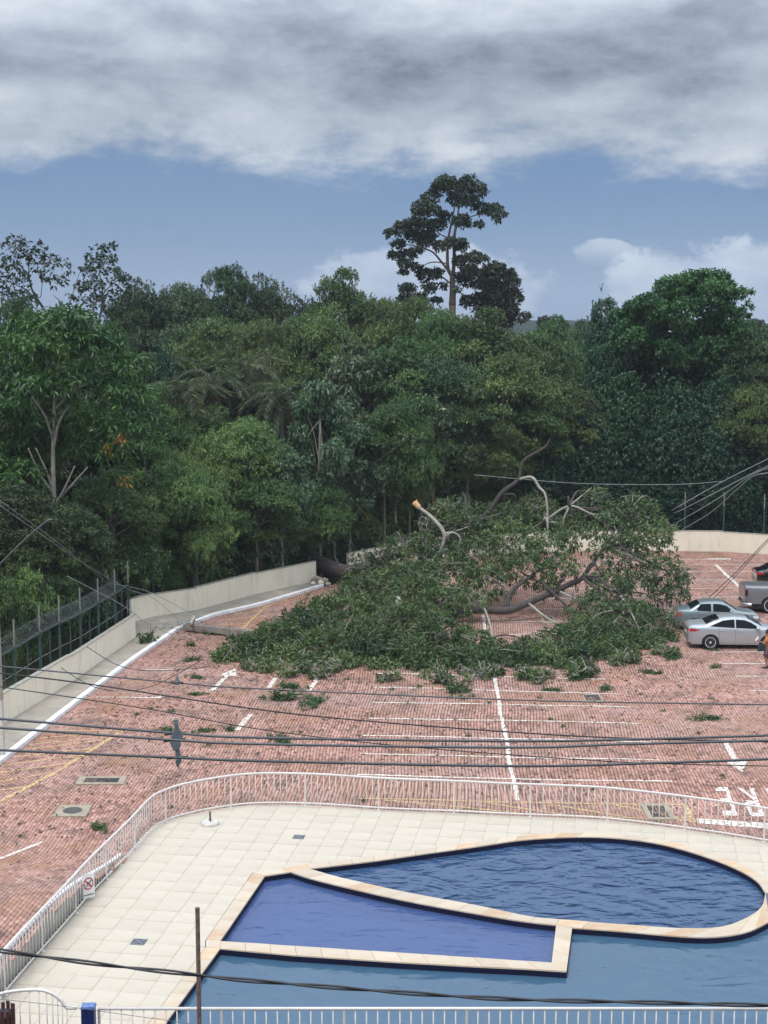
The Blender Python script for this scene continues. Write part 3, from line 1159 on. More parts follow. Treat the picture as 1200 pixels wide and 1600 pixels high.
def strip_stones(inner, outer, step, parent, z=DZ + .015, rng=random.Random(11)):
    """coping stones in a band between two lines"""
    L_ = sum((Vector(b) - Vector(a)).length for a, b in zip(inner, inner[1:]))
    n = max(1, int(L_ / step))
    I, O = sample_n(inner, n * 3), sample_n(outer, n * 3)
    for k in range(n):
        a = [I[k * 3 + j] for j in range(4)]
        b = [O[k * 3 + j] for j in range(4)]
        g_ = .02
        a[0] = a[0].lerp(a[1], g_); a[3] = a[3].lerp(a[2], g_); b[0] = b[0].lerp(b[1], g_); b[3] = b[3].lerp(b[2], g_)
        poly = [(p.x, p.y) for p in a] + [(p.x, p.y) for p in b[::-1]]
        c = sum((Vector(p) for p in poly), Vector((0, 0))) / 8
        s = MB((c.x, c.y, 0))
        s.prism(poly, .040, z + rng.uniform(-.003, .003), bottom=True)
        o = link('coping_stone', s.mesh('coping_stone', M['coping_warm' if rng.random() < .28 else 'coping']), parent, (c.x, c.y, 0))


def off3(P, d):
    out = []
    for i in range(len(P)):
        t = (P[min(i + 1, len(P) - 1)] - P[max(i - 1, 0)]).normalized()
        out.append(P[i] + Vector((-t.y, t.x, 0)) * d)
    return out


CW = .36
arcO = off3(topR, CW)
arcO[0] = topR[0] + Vector((-.10, CW, 0))
strip_stones(topR, arcO, .62, P_R)
# right outer edge, from the teardrop round to the near end of the big pool
rightI = [topR[-1]] + M_right[1:]
rightI = [Vector((10.62, 37.7, 0))] + M_right[1:]
rightO = [arcO[-1]] + [p + Vector((.36, .2, 0)) for p in M_right[1:]]
strip_stones(rightI, rightO, .62, P_M)
# left side of the wading pool and big pool
K_out = W2([(344, 1471)]) + W2([(414, 1369), (454, 1363), (483, 1358)])
leftI = [M_nearL, K_out[0]]
leftO_all = [p for p in off3([M_nearL, K_out[0], K_out[1]], CW)]
tl = (K_out[1] - K_out[0]).normalized()
nl = Vector((-tl.y, tl.x, 0))
OL0, OL1, OL2 = M_nearL + nl * CW, K_out[0] + nl * CW, K_out[1] + nl * CW + Vector((.0, .18, 0))
OLm = M_up[0] + nl * CW
strip_stones([M_nearL, M_up[0]], [OL0, OLm], .62, P_M)
strip_stones([M_up[0], K_out[0]], [OLm, OL1], .62, P_K)
strip_stones([K_out[0], K_out[1]], [OL1, OL2], .62, P_K)
strip_stones(K_out[1:], [OL2, K_out[2] + Vector((-.08, CW, 0)), arcO[0]], .55, P_K)
# dividers
lowDiv = lowR[::-1]
i874 = min(range(len(lowDiv)), key=lambda i: (lowDiv[i] - W2([(874, 1437)])[0]).length)
strip_stones(K_div, lowDiv[:i874 + 1], .62, P_K)
strip_stones([W2([(869, 1446)])[0]] + M_arc, [lowDiv[i874]] + lowDiv[i874 + 1:] , .62, P_R)
bot_up = W2([(344, 1471), (550, 1484.5), (750, 1497.5), (862, 1505)])
strip_stones(M_up, bot_up, .62, P_K)
strip_stones([W2([(885, 1518.5)])[0], W2([(894, 1450)])[0]], [W2([(862, 1505)])[0], W2([(869, 1446)])[0]], .75, P_K)

# the tiled deck: one slab per tile
railO = offset_line([(x, y, 0) for x, y in RAIL], .10)
DECK = [Vector((x, y, 0)) for x, y in railO if y > 29.0]
inner_edge = [rightO[-1] + Vector((.03, 0, 0))] + [p + Vector((.02, .02, 0)) for p in rightO[:-1][::-1]] + [p + (arcO[i] - topR[i]).normalized() * .02 for i, p in list(enumerate(arcO))[::-1]] + [K_out[2] + Vector((-.1, CW + .02, 0)), OL2 + Vector((-.02, .02, 0)), OL1 + nl * .02, OLm + nl * .02, OL0 + nl * .02]
deck_poly = DECK + inner_edge


def build_deck():
    d = bpy.data.objects.new('pool_deck', None)
    tag(d, 'pale beige tiled deck round the pools', kind='structure')
    COL.objects.link(d)
    big = MB()
    big.prism([(p.x, p.y) for p in deck_poly], -.05, DZ - .012)
    big.build('tile_bed', M['deck_bed'], d)
    T = .665
    ang = math.radians(-8.9)
    u = Vector((math.cos(ang), math.sin(ang), 0))
    v = Vector((-math.sin(ang), math.cos(ang), 0))
    o0 = Vector((*G(587.2, 1290, DZ)[:2], 0))
    bm = bmesh.new()
    vs = [bm.verts.new(p) for p in deck_poly]
    bm.verts.ensure_lookup_table()
    for t in tessellate_polygon([deck_poly]):
        try: bm.faces.new([vs[i] for i in t])
        except ValueError: pass
    g_ = .0038
    us = [(p - o0).dot(u) / T for p in deck_poly]
    vv = [(p - o0).dot(v) / T for p in deck_poly]
    for ax, vals in ((u, us), (v, vv)):
        for k in range(math.floor(min(vals)), math.ceil(max(vals)) + 1):
            for s in (-g_, g_):
                geom = bm.verts[:] + bm.edges[:] + bm.faces[:]
                bmesh.ops.bisect_plane(bm, geom=geom, dist=1e-5, plane_co=o0 + ax * (k * T + s), plane_no=ax)
    cells = {}
    for f in bm.faces:
        c = f.calc_center_median() - o0
        a, b = c.dot(u) / T, c.dot(v) / T
        if min(a - math.floor(a), math.ceil(a) - a) * T < g_ or min(b - math.floor(b), math.ceil(b) - b) * T < g_: continue
        cells.setdefault((math.floor(a), math.floor(b)), []).append([p.co.copy() for p in f.verts])
    bm.free()
    items = []
    for (a, b), fs in cells.items():
        ar = 0
        for f in fs:
            for i in range(1, len(f) - 1): ar += (f[i] - f[0]).cross(f[i + 1] - f[0]).length / 2
        items.append((ar, a, b, fs))
    full = (T - 2 * g_) ** 2
    items.sort(key=lambda t: -t[0] / max(20, (o0 + u * t[1] * T + v * t[2] * T).y) ** 2)
    sq = MB()
    hh = T / 2 - g_
    sq.prism([((u * x + v * y).x, (u * x + v * y).y) for x, y in ((-hh, -hh), (hh, -hh), (hh, hh), (-hh, hh))], -.03, 0)
    sqm = sq.mesh('floor_tile', M['deck_tile'])
    rest = MB()
    r = random.Random(4)
    cnt = 0
    for ar, a, b, fs in items:
        if ar < .004: continue
        c = o0 + u * (a + .5) * T + v * (b + .5) * T
        zz = DZ + r.uniform(-.003, .003)
        if ar > full * .985:
            me = sqm
            k = None
        else:
            k = MB((c.x, c.y, 0))
            for f in fs: k.add([(p.x, p.y, 0) for p in f], [tuple(range(len(f)))])
            # make faces look up
            k.f = [f if (Vector(k.v[f[1]]) - Vector(k.v[f[0]])).cross(Vector(k.v[f[2]]) - Vector(k.v[f[0]])).z > 0 else f[::-1] for f in k.f]
            me = k.mesh('floor_tile', M['deck_tile'])
        if cnt < 300:
            o = link('floor_tile', me, d, (c.x, c.y, zz))
            if k is not None:
                sd = o.modifiers.new('thick', 'SOLIDIFY'); sd.thickness = .03; sd.offset = -1
            cnt += 1
        else:
            rest.add([(x + c.x, y + c.y, zz + z) for x, y, z in [tuple(q.co) for q in me.vertices]], [tuple(p.vertices) for p in me.polygons])
    if rest.v: tag(rest.build('floor_tiles', M['deck_tile'], d), kind='stuff')
    print('deck tiles', cnt, len(items))


build_deck()

# one sheet of ground to the horizon, open only where the pools are sunk into it
HOLE = [M_nearL + Vector((-.15, -.15, 0)), K_out[0] + nl * .15, K_out[1] + nl * .15 + Vector((0, .1, 0))] + [p.lerp(q, .4) for p, q in zip(topR, arcO)] + [p.lerp(q, .4) for p, q in zip(M_right[1:], rightO[1:])] + [Vector((13.9, 30.0, 0))]
S = 4000
outer = [Vector(p) for p in ((-S, -400, 0), (S, -400, 0), (S, S, 0), (-S, S, 0))]
allp = outer + HOLE
g = MB()
g.add([(p.x, p.y, -.06) for p in allp], [tuple(t) for t in tessellate_polygon([outer, HOLE])])
go = tag(g.build('ground', M['floor']), 'dark leafy ground under the wood and beyond', kind='structure')
if sum(p.normal.z * p.area for p in go.data.polygons) < 0: go.data.flip_normals()

# retaining wall of the ramp beside the railing, with a white kerb on top
rp_pts = [p for p in offset_line([(x, y, 0) for x, y in RAIL], .22) if p[1] < 41.4 and p[0] < 0]
b = MB()
k = MB()
pts = sample_n([(x, y, 0) for x, y in rp_pts], 40)
lo = offset_line([tuple(p) for p in pts], 0)
hi = offset_line([tuple(p) for p in pts], .10)
zt = [ramp(-9, p.y) + .02 for p in pts]
b.grid([[(p[0], p[1], -.05) for p in lo], [(p[0], p[1], z) for p, z in zip(lo, zt)]])
rw = thing('retaining_wall', 'grey retaining wall of the ramp behind the railing, topped by a white kerb', 'wall', (0, 0, 0))
b.build('wall_face', mat('ramp_wall_render', (.52, .51, .44), .9, var=(.44, .43, .37), vscale=1.2, bump=.2), rw)
k.grid([[(p[0], p[1], z) for p, z in zip(offset_line([tuple(p) for p in pts], -.015), zt)], [(p[0], p[1], z + .07) for p, z in zip(offset_line([tuple(p) for p in pts], -.015), zt)], [(p[0], p[1], z + .07) for p, z in zip(hi, zt)], [(p[0], p[1], z - .1) for p, z in zip(hi, zt)]])
k.build('white_kerb', M['kerb'], rw)


# ================================================================== RAILINGS
def railing(name, label, P, z0, h, step, post_every, base_gap=.10, rr=.034, br=.0155, arch=None):
    """P: ground line. rails, posts and balusters, each a mesh of its own"""
    org = (P[0][0], P[0][1], z0)
    t = thing(name, label, 'railing', org)
    P = [Vector((p[0], p[1], z0)) for p in P]
    up = Vector((0, 0, 1))
    for nm, z, r in (('top_rail', h, rr), ('bottom_rail', base_gap, rr * .8)):
        b = MB(org)
        b.tube([p + up * z for p in P], r, 8)
        b.build(nm, M['white_metal'], t, smooth=True)
    S_ = resample(P, step)
    bl = MB(); bl.tube([(0, 0, base_gap), (0, 0, h)], br, 6)
    blm = bl.mesh('baluster', M['white_metal'], True)
    po = MB(); po.tube([(0, 0, -.04), (0, 0, h)], br * 2.0, 8); po.box((0, 0, .012), (.12, .12, .024))
    pom = po.mesh('post', M['white_metal'])
    for i, p in enumerate(S_):
        isp = i % post_every == 0
        link('post' if isp else 'baluster', pom if isp else blm, t, tuple(p - Vector(org)))
    return t


railing('railing', 'white tubular railing curving round the far side of the pool deck', RAIL, DZ, 1.06, .197, 12)

# near railing with its arched gate, along the bottom of the picture
nearL, nearR = A(153, 1576, 29.3), A(1235, 1569, 29.3)
NZ = nearL[2]
railing('railing', 'white railing with straight top along the bottom edge, in front of the nearest pool', [(nearL[0] + .02, 29.3), (nearR[0], 29.3)], NZ - 1.08, 1.08, .232, 11, rr=.034, br=.015)


def arched_gate():
    z0 = NZ - 1.08
    x0, x1 = A(-25, 1560, 29.3)[0], A(119, 1574, 29.3)[0]
    org = (x0, 29.3, z0)
    t = thing('arched_gate', 'white gate panel with arched top at the lower left corner', 'gate', org)
    crv = catmull([A(-25, 1560, 29.3), A(10, 1550.5, 29.3), A(40, 1547, 29.3), A(64, 1547, 29.3), A(82, 1553, 29.3), A(95, 1563, 29.3), A(104, 1574, 29.3), A(119, 1575, 29.3)], 6)
    b = MB(org); b.tube(crv, .034, 8); b.build('top_rail', M['white_metal'], t, smooth=True)
    b = MB(org); b.tube([(x0, 29.3, z0 + .1), (x1, 29.3, z0 + .1)], .022, 8); b.build('bottom_rail', M['white_metal'], t)
    for px in (-12, 2, 16.5, 31, 46, 61, 73, 82, 90, 97, 104):
        x = A(px, 1570, 29.3)[0]
        zt_ = min(crv, key=lambda q: abs(q.x - x)).z
        b = MB((x, 29.3, z0)); b.tube([(x, 29.3, z0 + .1), (x, 29.3, zt_)], .014, 6)
        link('baluster', b.mesh('baluster', M['white_metal'], True), t, (x - x0, 0, 0))


arched_gate()


def near_bits():
    # blue tiled pillar between gate and railing
    x, y, z = A(138, 1573, 29.1)
    z0 = NZ - 1.08
    t = thing('tiled_pillar', 'small dark blue mosaic pillar between arched gate and railing', 'pillar', (x, y, z0))
    b = MB(); b.box((0, 0, (z - z0) / 2), (.27, .20, z - z0 - .02)); b.build('shaft', M['blue_tile'], t)
    b = MB(); b.box((0, 0, z - z0 + .02), (.30, .24, .045), taper=.9); b.build('cap', M['blue_cap'], t)
    # slatted litter basket
    x, y, z = A(4, 1574, 28.6)
    bz = z - .62
    t = thing('litter_basket', 'dark red slatted round basket at the bottom left corner', 'basket', (x, y, bz))
    n = 14
    sl = MB(); sl.box((0, 0, .31), (.075, .018, .62)); slm = sl.mesh('slat', M['red_slat'])
    for k in range(n):
        w_ = 2 * math.pi * k / n
        o = link('slat', slm, t, (.235 * math.cos(w_), .235 * math.sin(w_), (k % 2) * .03))
        o.rotation_euler = (0, 0, w_ + math.pi / 2)
    for zz in (.12, .48):
        b = MB(); b.tube([(.22 * math.cos(a), .22 * math.sin(a), zz) for a in np.linspace(0, 2 * math.pi, 25)], .012, 6); b.build('hoop', M['iron'], t)
    b = MB(); b.lathe([(.20, .02), (.205, .5)], n=20); b.build('liner', M['cable'], t)
    # rusty pole
    x, y, z = A(308.5, 1420, 28.2)
    t = MB((x, y, 0)); t.tube([(x, y, -.05), (x, y, z)], .045, 10); t.lathe([(.05, z), (.05, z + .02), (.0, z + .03)], (x, y, 0), 10)
    o = t.build('steel_pole', M['rust']); o.location = (x, y, 0)
    tag(o, 'bare rusty steel pole standing in front of the near pool edge', 'pole')
    # parasol base
    x, y, _ = G(328.5, 1288, DZ)
    t = thing('parasol_base', 'white round concrete parasol base with short dark tube on the deck', 'parasol base', (x, y, DZ))
    b = MB(); b.lathe([(.27, 0), (.275, .05), (.25, .085), (.10, .10), (.06, .10)], n=24); b.build('disc', M['base_white'], t, smooth=True, angle=30)
    b = MB(); b.tube([(0, 0, .09), (0, 0, .40)], .032, 10); b.build('tube', M['rust'], t)
    # drains in the deck
    for px, py, s, lab in ((217, 1472, .36, 'square metal drain grate in the deck tiles near the sign'), (467, 1308, .34, 'square metal drain grate in the deck tiles at the far side of the pool')):
        x, y, _ = G(px, py, DZ)
        t = thing('deck_drain', lab, 'drain', (x, y, DZ), math.radians(-8.9), 'deck drains')
        b = MB(); b.box((0, 0, .004), (s, s, .012)); b.build('plate', M['drain_plate'], t)
        for a in (-1, 1):
            b = MB(); b.box((0, 0, .012), (s * 1.15, .02, .006), a * math.pi / 4); b.build('cross_bar', M['steel'], t)
        b = MB()
        for k in range(-4, 5):
            b.box((k * s / 9.5, 0, .0115), (s * .035, s * .8, .004))
        tag(b.build('slots', M['cable'], t), kind='stuff')


M['blue_tile'] = tile_mat('blue_pillar_mosaic', (.006, .012, .075), (.014, .03, .12), 5.0, (.008, .018, .10))
M['blue_cap'] = mat('pale_blue_glaze', (.05, .10, .30), .3, var=(.16, .24, .46), vscale=14)
M['red_slat'] = mat('dark_red_timber', (.085, .018, .016), .6, var=(.05, .014, .012), vscale=10)
M['base_white'] = mat('weathered_white_concrete', (.62, .60, .54), .85, var=(.42, .40, .36), vscale=9)
M['drain_plate'] = mat('drain_steel', (.20, .21, .24), .5, metal=.6)
near_bits()


# no-diving sign
def sign():
    x, y, _ = G(139, 1408, DZ)
    d = Vector(RAIL[min(range(len(RAIL)), key=lambda i: abs(RAIL[i][1] - y))]) - Vector((x, y))
    t = thing('no_diving_sign', 'white no diving sign with red ring and slash hung on the railing', 'sign', (x + .0, y - .03, DZ + .10), math.radians(38))
    h, w_ = .66, .36
    b = MB(); b.box((0, 0, h / 2), (w_, .008, h)); b.build('board', M['sign_white'], t)
    ring = MB()
    cz = h * .60
    for a0, a1 in [(i * math.pi / 18, (i + 1) * math.pi / 18) for i in range(36)]:
        ring.add([(r * math.cos(a), -.007, cz + r * 1.12 * math.sin(a)) for r, a in ((.118, a0), (.150, a0), (.150, a1), (.118, a1))], [(0, 1, 2, 3)])
    ring.build('red_ring', M['sign_red'], t)
    b = MB(); b.add([(-.105, -.009, cz + .082), (-.080, -.009, cz + .112), (.105, -.009, cz - .082), (.080, -.009, cz - .112)], [(0, 3, 2, 1)]); b.build('red_slash', M['sign_red'], t)
    b = MB()
    b.tube([(.06, -.008, cz + .05), (.0, -.008, cz), (-.05, -.008, cz - .03)], [.012, .020, .010], 6)
    b.tube([(.0, -.008, cz), (-.03, -.008, cz + .05)], [.012, .006], 6)
    b.lathe([(.0, -.02), (.018, -.01), (.018, .01), (.0, .02)], (.075, -.006, cz + .065), 8)
    b.tube([(-.07, -.008, cz - .075), (0, -.008, cz - .07), (.06, -.008, cz - .08)], .006, 5)
    b.build('diver_pictogram', M['cable'], t)
    b = MB(); b.box((0, -.006, .09), (w_ * .86, .004, .035)); b.build('caption_bar', M['fence_grey'], t)
    b = MB(); b.box((0, .03, .03), (w_ * .95, .06, .06)); b.build('foot', M['base_white'], t)


M['sign_white'] = mat('sign_white', (.72, .73, .72), .5)
M['sign_red'] = mat('sign_red', (.50, .035, .05), .5)
sign()


# ------------------------------------------------------------------ drains and covers in the car park
def ground_quad(px):
    q = [Vector(G(*p)) for p in px]
    c = sum(q, Vector()) / 4
    ux = ((q[1] - q[0]) + (q[2] - q[3])) / 2
    uy = ((q[3] - q[0]) + (q[2] - q[1])) / 2
    return c, ux.length, abs(uy.y), math.atan2(ux.y, ux.x)


def drain(px, label, grate=True, inner=(.72, .6)):
    c, sx, sy, rz = ground_quad(px)
    z = lot_z(c.x, c.y)
    t = thing('storm_drain' if grate else 'manhole_cover', label, 'drain' if grate else 'manhole cover', (c.x, c.y, z), rz)
    ix, iy = sx * inner[0], sy * inner[1]
    f = MB()
    fw, fh = (sx - ix) / 2, (sy - iy) / 2
    for s in (-1, 1):
        f.box((s * (ix + fw) / 2, 0, .012), (fw, sy, .05))
        f.box((0, s * (iy + fh) / 2, .012), (ix - .004, fh, .049))
    f.build('frame', M['frame_concrete'], t)
    if grate:
        b = MB(); b.box((0, 0, -.012), (ix, iy, .02)); b.build('pit', M['cable'], t)
        n = max(5, int(ix / .085))
        br = MB(); br.box((0, 0, .018), (.03, iy, .03)); bm_ = br.mesh('bar', M['iron'])
        for k in range(n):
            link('bar', bm_, t, ((k + .5) / n * ix - ix / 2, 0, 0))
    else:
        b = MB(); b.box((0, 0, .008), (ix, iy, .04)); b.build('slab', M['frame_concrete'], t)
        b = MB(); b.lathe([(.30, .03), (.30, .040), (.24, .040), (.23, .036), (.0, .036)], n=28, cap=False)
        o = b.build('lid', M['iron'], t)
    return t


drain([(115, 1227), (190, 1227), (202, 1215), (128, 1215)], 'long iron storm grate in a concrete frame left of the railing')
drain([(80, 1277), (133, 1277), (146, 1259), (94, 1259)], 'round manhole lid in a square concrete slab left of the railing', grate=False, inner=(.98, .98))
drain([(1009, 1282), (1054, 1282), (1046, 1257), (1004, 1257)], 'storm grate in a pale concrete frame just behind the railing', inner=(.62, .72))
drain([(911, 1097), (941, 1097), (938, 1085), (912, 1085)], 'small grey storm grate between the bays right of the long white line', inner=(.85, .8))
drain([(846, 975), (868, 975), (866, 963), (848, 963)], 'small concrete framed grate seen through the fallen branches')


# ================================================================== CABLES
def cable(label, pts, Y, r, name='overhead_cable', m='cable', group='overhead cables', twist=False, cat='cable'):
    """pts in the picture, hung at depth Y (one number or one per point)"""
    P = []
    for i, (px, py) in enumerate(pts):
        P.append(A(px, py, Y[min(i, len(Y) - 1)] - .6 * max(0, i - len(Y) + 1) if hasattr(Y, "__len__") else Y))
    C = catmull(P, 8)
    org = tuple(C[0])
    b = MB(org)
    if twist:
        C = resample(C, .10)
        for ph in (0, math.pi):
            Q = [p + Vector((0, math.cos(i * .45 + ph), math.sin(i * .45 + ph))) * r * .85 for i, p in enumerate(C)]
            b.tube(Q, r * .75, 6)
    else:
        b.tube(C, r, 6)
    o = b.build(name, M[m], smooth=True)
    o.location = org
    return tag(o, label, cat, group)


CY = 16.0
cable('thin grey cable across the car park, topmost of the overhead lines', [(-30, 1038), (0, 1041), (277, 1067), (400, 1076), (800, 1093.5), (1067, 1099), (1200, 1101), (1240, 1102)], CY + .6, .0085, m='cable_grey')
cable('dark sagging cable second from the top of the overhead lines', [(-30, 1048), (0, 1052), (133, 1068), (400, 1108), (567, 1126), (800, 1144), (967, 1153), (1200, 1159), (1240, 1160)], CY + .5, .0085)
cable('thin dark cable running down into the thick lines at the right', [(-30, 1068), (0, 1073), (233, 1108), (400, 1138.5), (600, 1163), (800, 1179.5), (1000, 1192), (1200, 1197), (1240, 1198)], CY + .4, .006)
cable('thick grey cable entering the top of the lower spacer', [(-30, 1121), (0, 1123), (267, 1145), (400, 1152.5), (800, 1158), (1033, 1154), (1200, 1149), (1240, 1147)], CY, .0145, m='cable_grey')
cable('thick grey cable through the middle of the spacer', [(-30, 1135), (0, 1137), (267, 1156), (400, 1162.5), (800, 1168), (967, 1163), (1200, 1157), (1240, 1155)], CY - .25, .0145, m='cable_grey')
cable('thick grey cable at the foot of the spacer, lowest of the three', [(-30, 1170), (0, 1172), (267, 1183.5), (400, 1189), (800, 1197), (1033, 1192), (1200, 1186), (1240, 1184)], CY - .1, .0150, m='cable_grey')
cable('black twisted cable sagging across the pools at the bottom', [(-40, 1480), (0, 1485.5), (167, 1508), (310, 1523.5), (400, 1533), (750, 1559), (1000, 1566), (1200, 1571), (1240, 1571)], 12.0, .014, twist=True)
cable('thin cord crossing the arched gate at the lower left', [(-30, 1556), (0, 1561), (90, 1571), (200, 1586), (330, 1604)], 14.0, .003, m='cable_grey')


def spacer():
    p = Vector(A(275, 1158, CY))
    px = CY / F
    t = thing('cable_spacer', 'grey polymer spacer clamped on the three thick cables', 'cable spacer', tuple(p), .15)
    bd = MB()
    # outline (x, z) read as a narrow diamond with a hooked head
    def slab(pts, th, name, m='spacer'):
        b = MB()
        n = len(pts)
        vs = [(x * px * 1.2, s * th, -z * px) for s in (-1, 1) for x, z in pts]
        b.add(vs, [tuple(range(n)), tuple(range(2 * n - 1, n - 1, -1))] + [(i, n + i, n + (i + 1) % n, (i + 1) % n) for i in range(n)])
        o = b.build(name, M[m], t)
        bv = o.modifiers.new('bevel', 'BEVEL'); bv.width = .006; bv.segments = 2
        return o
    slab([(-2.5, -31), (3.5, -33), (3.5, -24), (6, -18), (8.5, -12), (9, -4), (6, 2), (6.5, 6), (4, 14), (-3, 15), (-6, 8), (-8, 2), (-6.5, -6), (-4, -14), (-1.5, -23)], .030, 'body')
    slab([(-1.5, 13), (4, 13), (6, 22), (6, 31), (1.5, 33), (-1, 24)], .022, 'arm')
    slab([(-1, 30), (6, 28), (7, 34), (4, 38), (2.5, 45), (.5, 40), (-1, 36)], .026, 'foot_clamp')
    slab([(-3, -36), (4, -36), (3.5, -30), (-2.5, -30)], .020, 'head_clamp')
    for (x, z) in ((-1, -13), (-2, -2), (2, 27)):
        for s in (-1, 1):
            b = MB(); b.tube([(x * px + s * .04, -.0, -z * px), (x * px + s * .12, 0, -z * px - .003)], .0175, 8); b.build('cable_grip', M['cable'], t)
    p = Vector(A(277, 1064, CY + .6))
    t = thing('cable_clamp', 'small grey bell shaped clamp on the topmost overhead cable', 'cable clamp', tuple(p))
    b = MB(); b.lathe([(.005, .07), (.016, .06), (.018, .03), (.032, .0), (.034, -.035), (.028, -.04)], n=12); b.build('body', M['spacer'], t, smooth=True)
    b = MB(); b.tube([(-.07, 0, -.018), (.07, 0, -.022)], .014, 8); b.build('grip', M['cable'], t)


spacer()

# torn lines: left, from the wood down to the fallen pole, and right, from beyond the frame
gl = 'torn service lines'
for i, (lab, pts, Ys) in enumerate([
    ('pale torn line dropping from the left wood to the fallen pole head, highest', [(0, 782), (97, 853), (167, 907), (233, 925), (310, 965)], [62, 66, 70, 72, 74]),
    ('pale torn line dropping from the left wood to the fallen pole head, lower', [(0, 790), (60, 832), (130, 880), (200, 920), (240, 935), (285, 973)], [62, 64, 67, 70, 71.5, 72.8]),
    ('thin torn line sloping across the left end of the cream wall', [(105, 900), (190, 945), (240, 980), (300, 1000)], [64, 66, 68, 69.5])]):
    cable(lab, pts, Ys, .013, 'torn_line', 'steel', gl)
for lab, pts in (('black wire hanging in a loop over the wall onto the pavement', [(70, 1020), (105, 1050), (150, 1074), (200, 1080), (250, 1067), (300, 1040), (318, 1030)]),
                 ('black wire trailing from the wall across the kerb to the fallen branches', [(135, 1010), (175, 1035), (205, 1045), (237, 1048), (300, 1045), (330, 1040)])):
    cable(lab, pts, 60.0, .016, 'torn_line', 'cable', gl)
for i, (lab, pts) in enumerate([
    ('highest of the pale lines fanning out at the right edge', [(1050, 797), (1130, 752), (1200, 717), (1240, 697)]),
    ('second of the pale lines fanning out at the right edge', [(1054, 802), (1100, 779), (1173, 741), (1200, 728), (1240, 706)]),
    ('third of the pale lines fanning out at the right edge', [(1057, 817), (1120, 780), (1173, 743), (1200, 731), (1240, 709)]),
    ('lowest of the pale lines fanning out at the right edge', [(1060, 831), (1110, 801), (1150, 766), (1175, 745), (1200, 739), (1240, 735)])]):
    cable(lab, pts, [80, 78, 76, 75, 74][:len(pts)], .022, 'torn_line', 'steel', gl)
cable('nearly level thin line in front of the dark vines', [(740, 742), (900, 755), (1050, 757), (1130, 752)], 84, .012, 'torn_line', 'steel', gl)
cable('upper of two dark stay lines slanting down behind the green sedan', [(1240, 800), (1200, 842), (1150, 894), (1095, 945), (1075, 962)], [70, 71, 73, 75, 76], .022, 'torn_line', 'cable_grey', gl)
cable('lower of two dark stay lines slanting down behind the green sedan', [(1240, 804), (1200, 846), (1150, 899), (1105, 945), (1088, 962)], [70, 71, 73, 75, 76], .018, 'torn_line', 'cable_grey', gl)
cable('pale lamp bracket slanting up in front of the left tree trunk', [(-20, 900), (0, 881), (40, 842), (72, 815), (82, 812)], 58, .034, 'lamp_bracket', 'cable_grey', None, cat='bracket')


# ------------------------------------------------------------------ posts, razor wire, fallen pole
def post_left():
    x, y, _ = G(1, 1186)
    t = thing('concrete_post', 'slim concrete post at the left edge beside the kerb', 'post', (x, y, .14))
    z = A(1, 960, y)[2] - .14
    b = MB(); b.box((0, 0, 1.0), (.28, .28, 2.0), taper=.97); b.build('painted_foot', M['base_white'], t)
    b = MB(); b.box((0, 0, 2.0 + (z - 2.0) / 2), (.265, .265, z - 2.0), taper=.8); b.build('shaft', M['concrete'], t)


post_left()


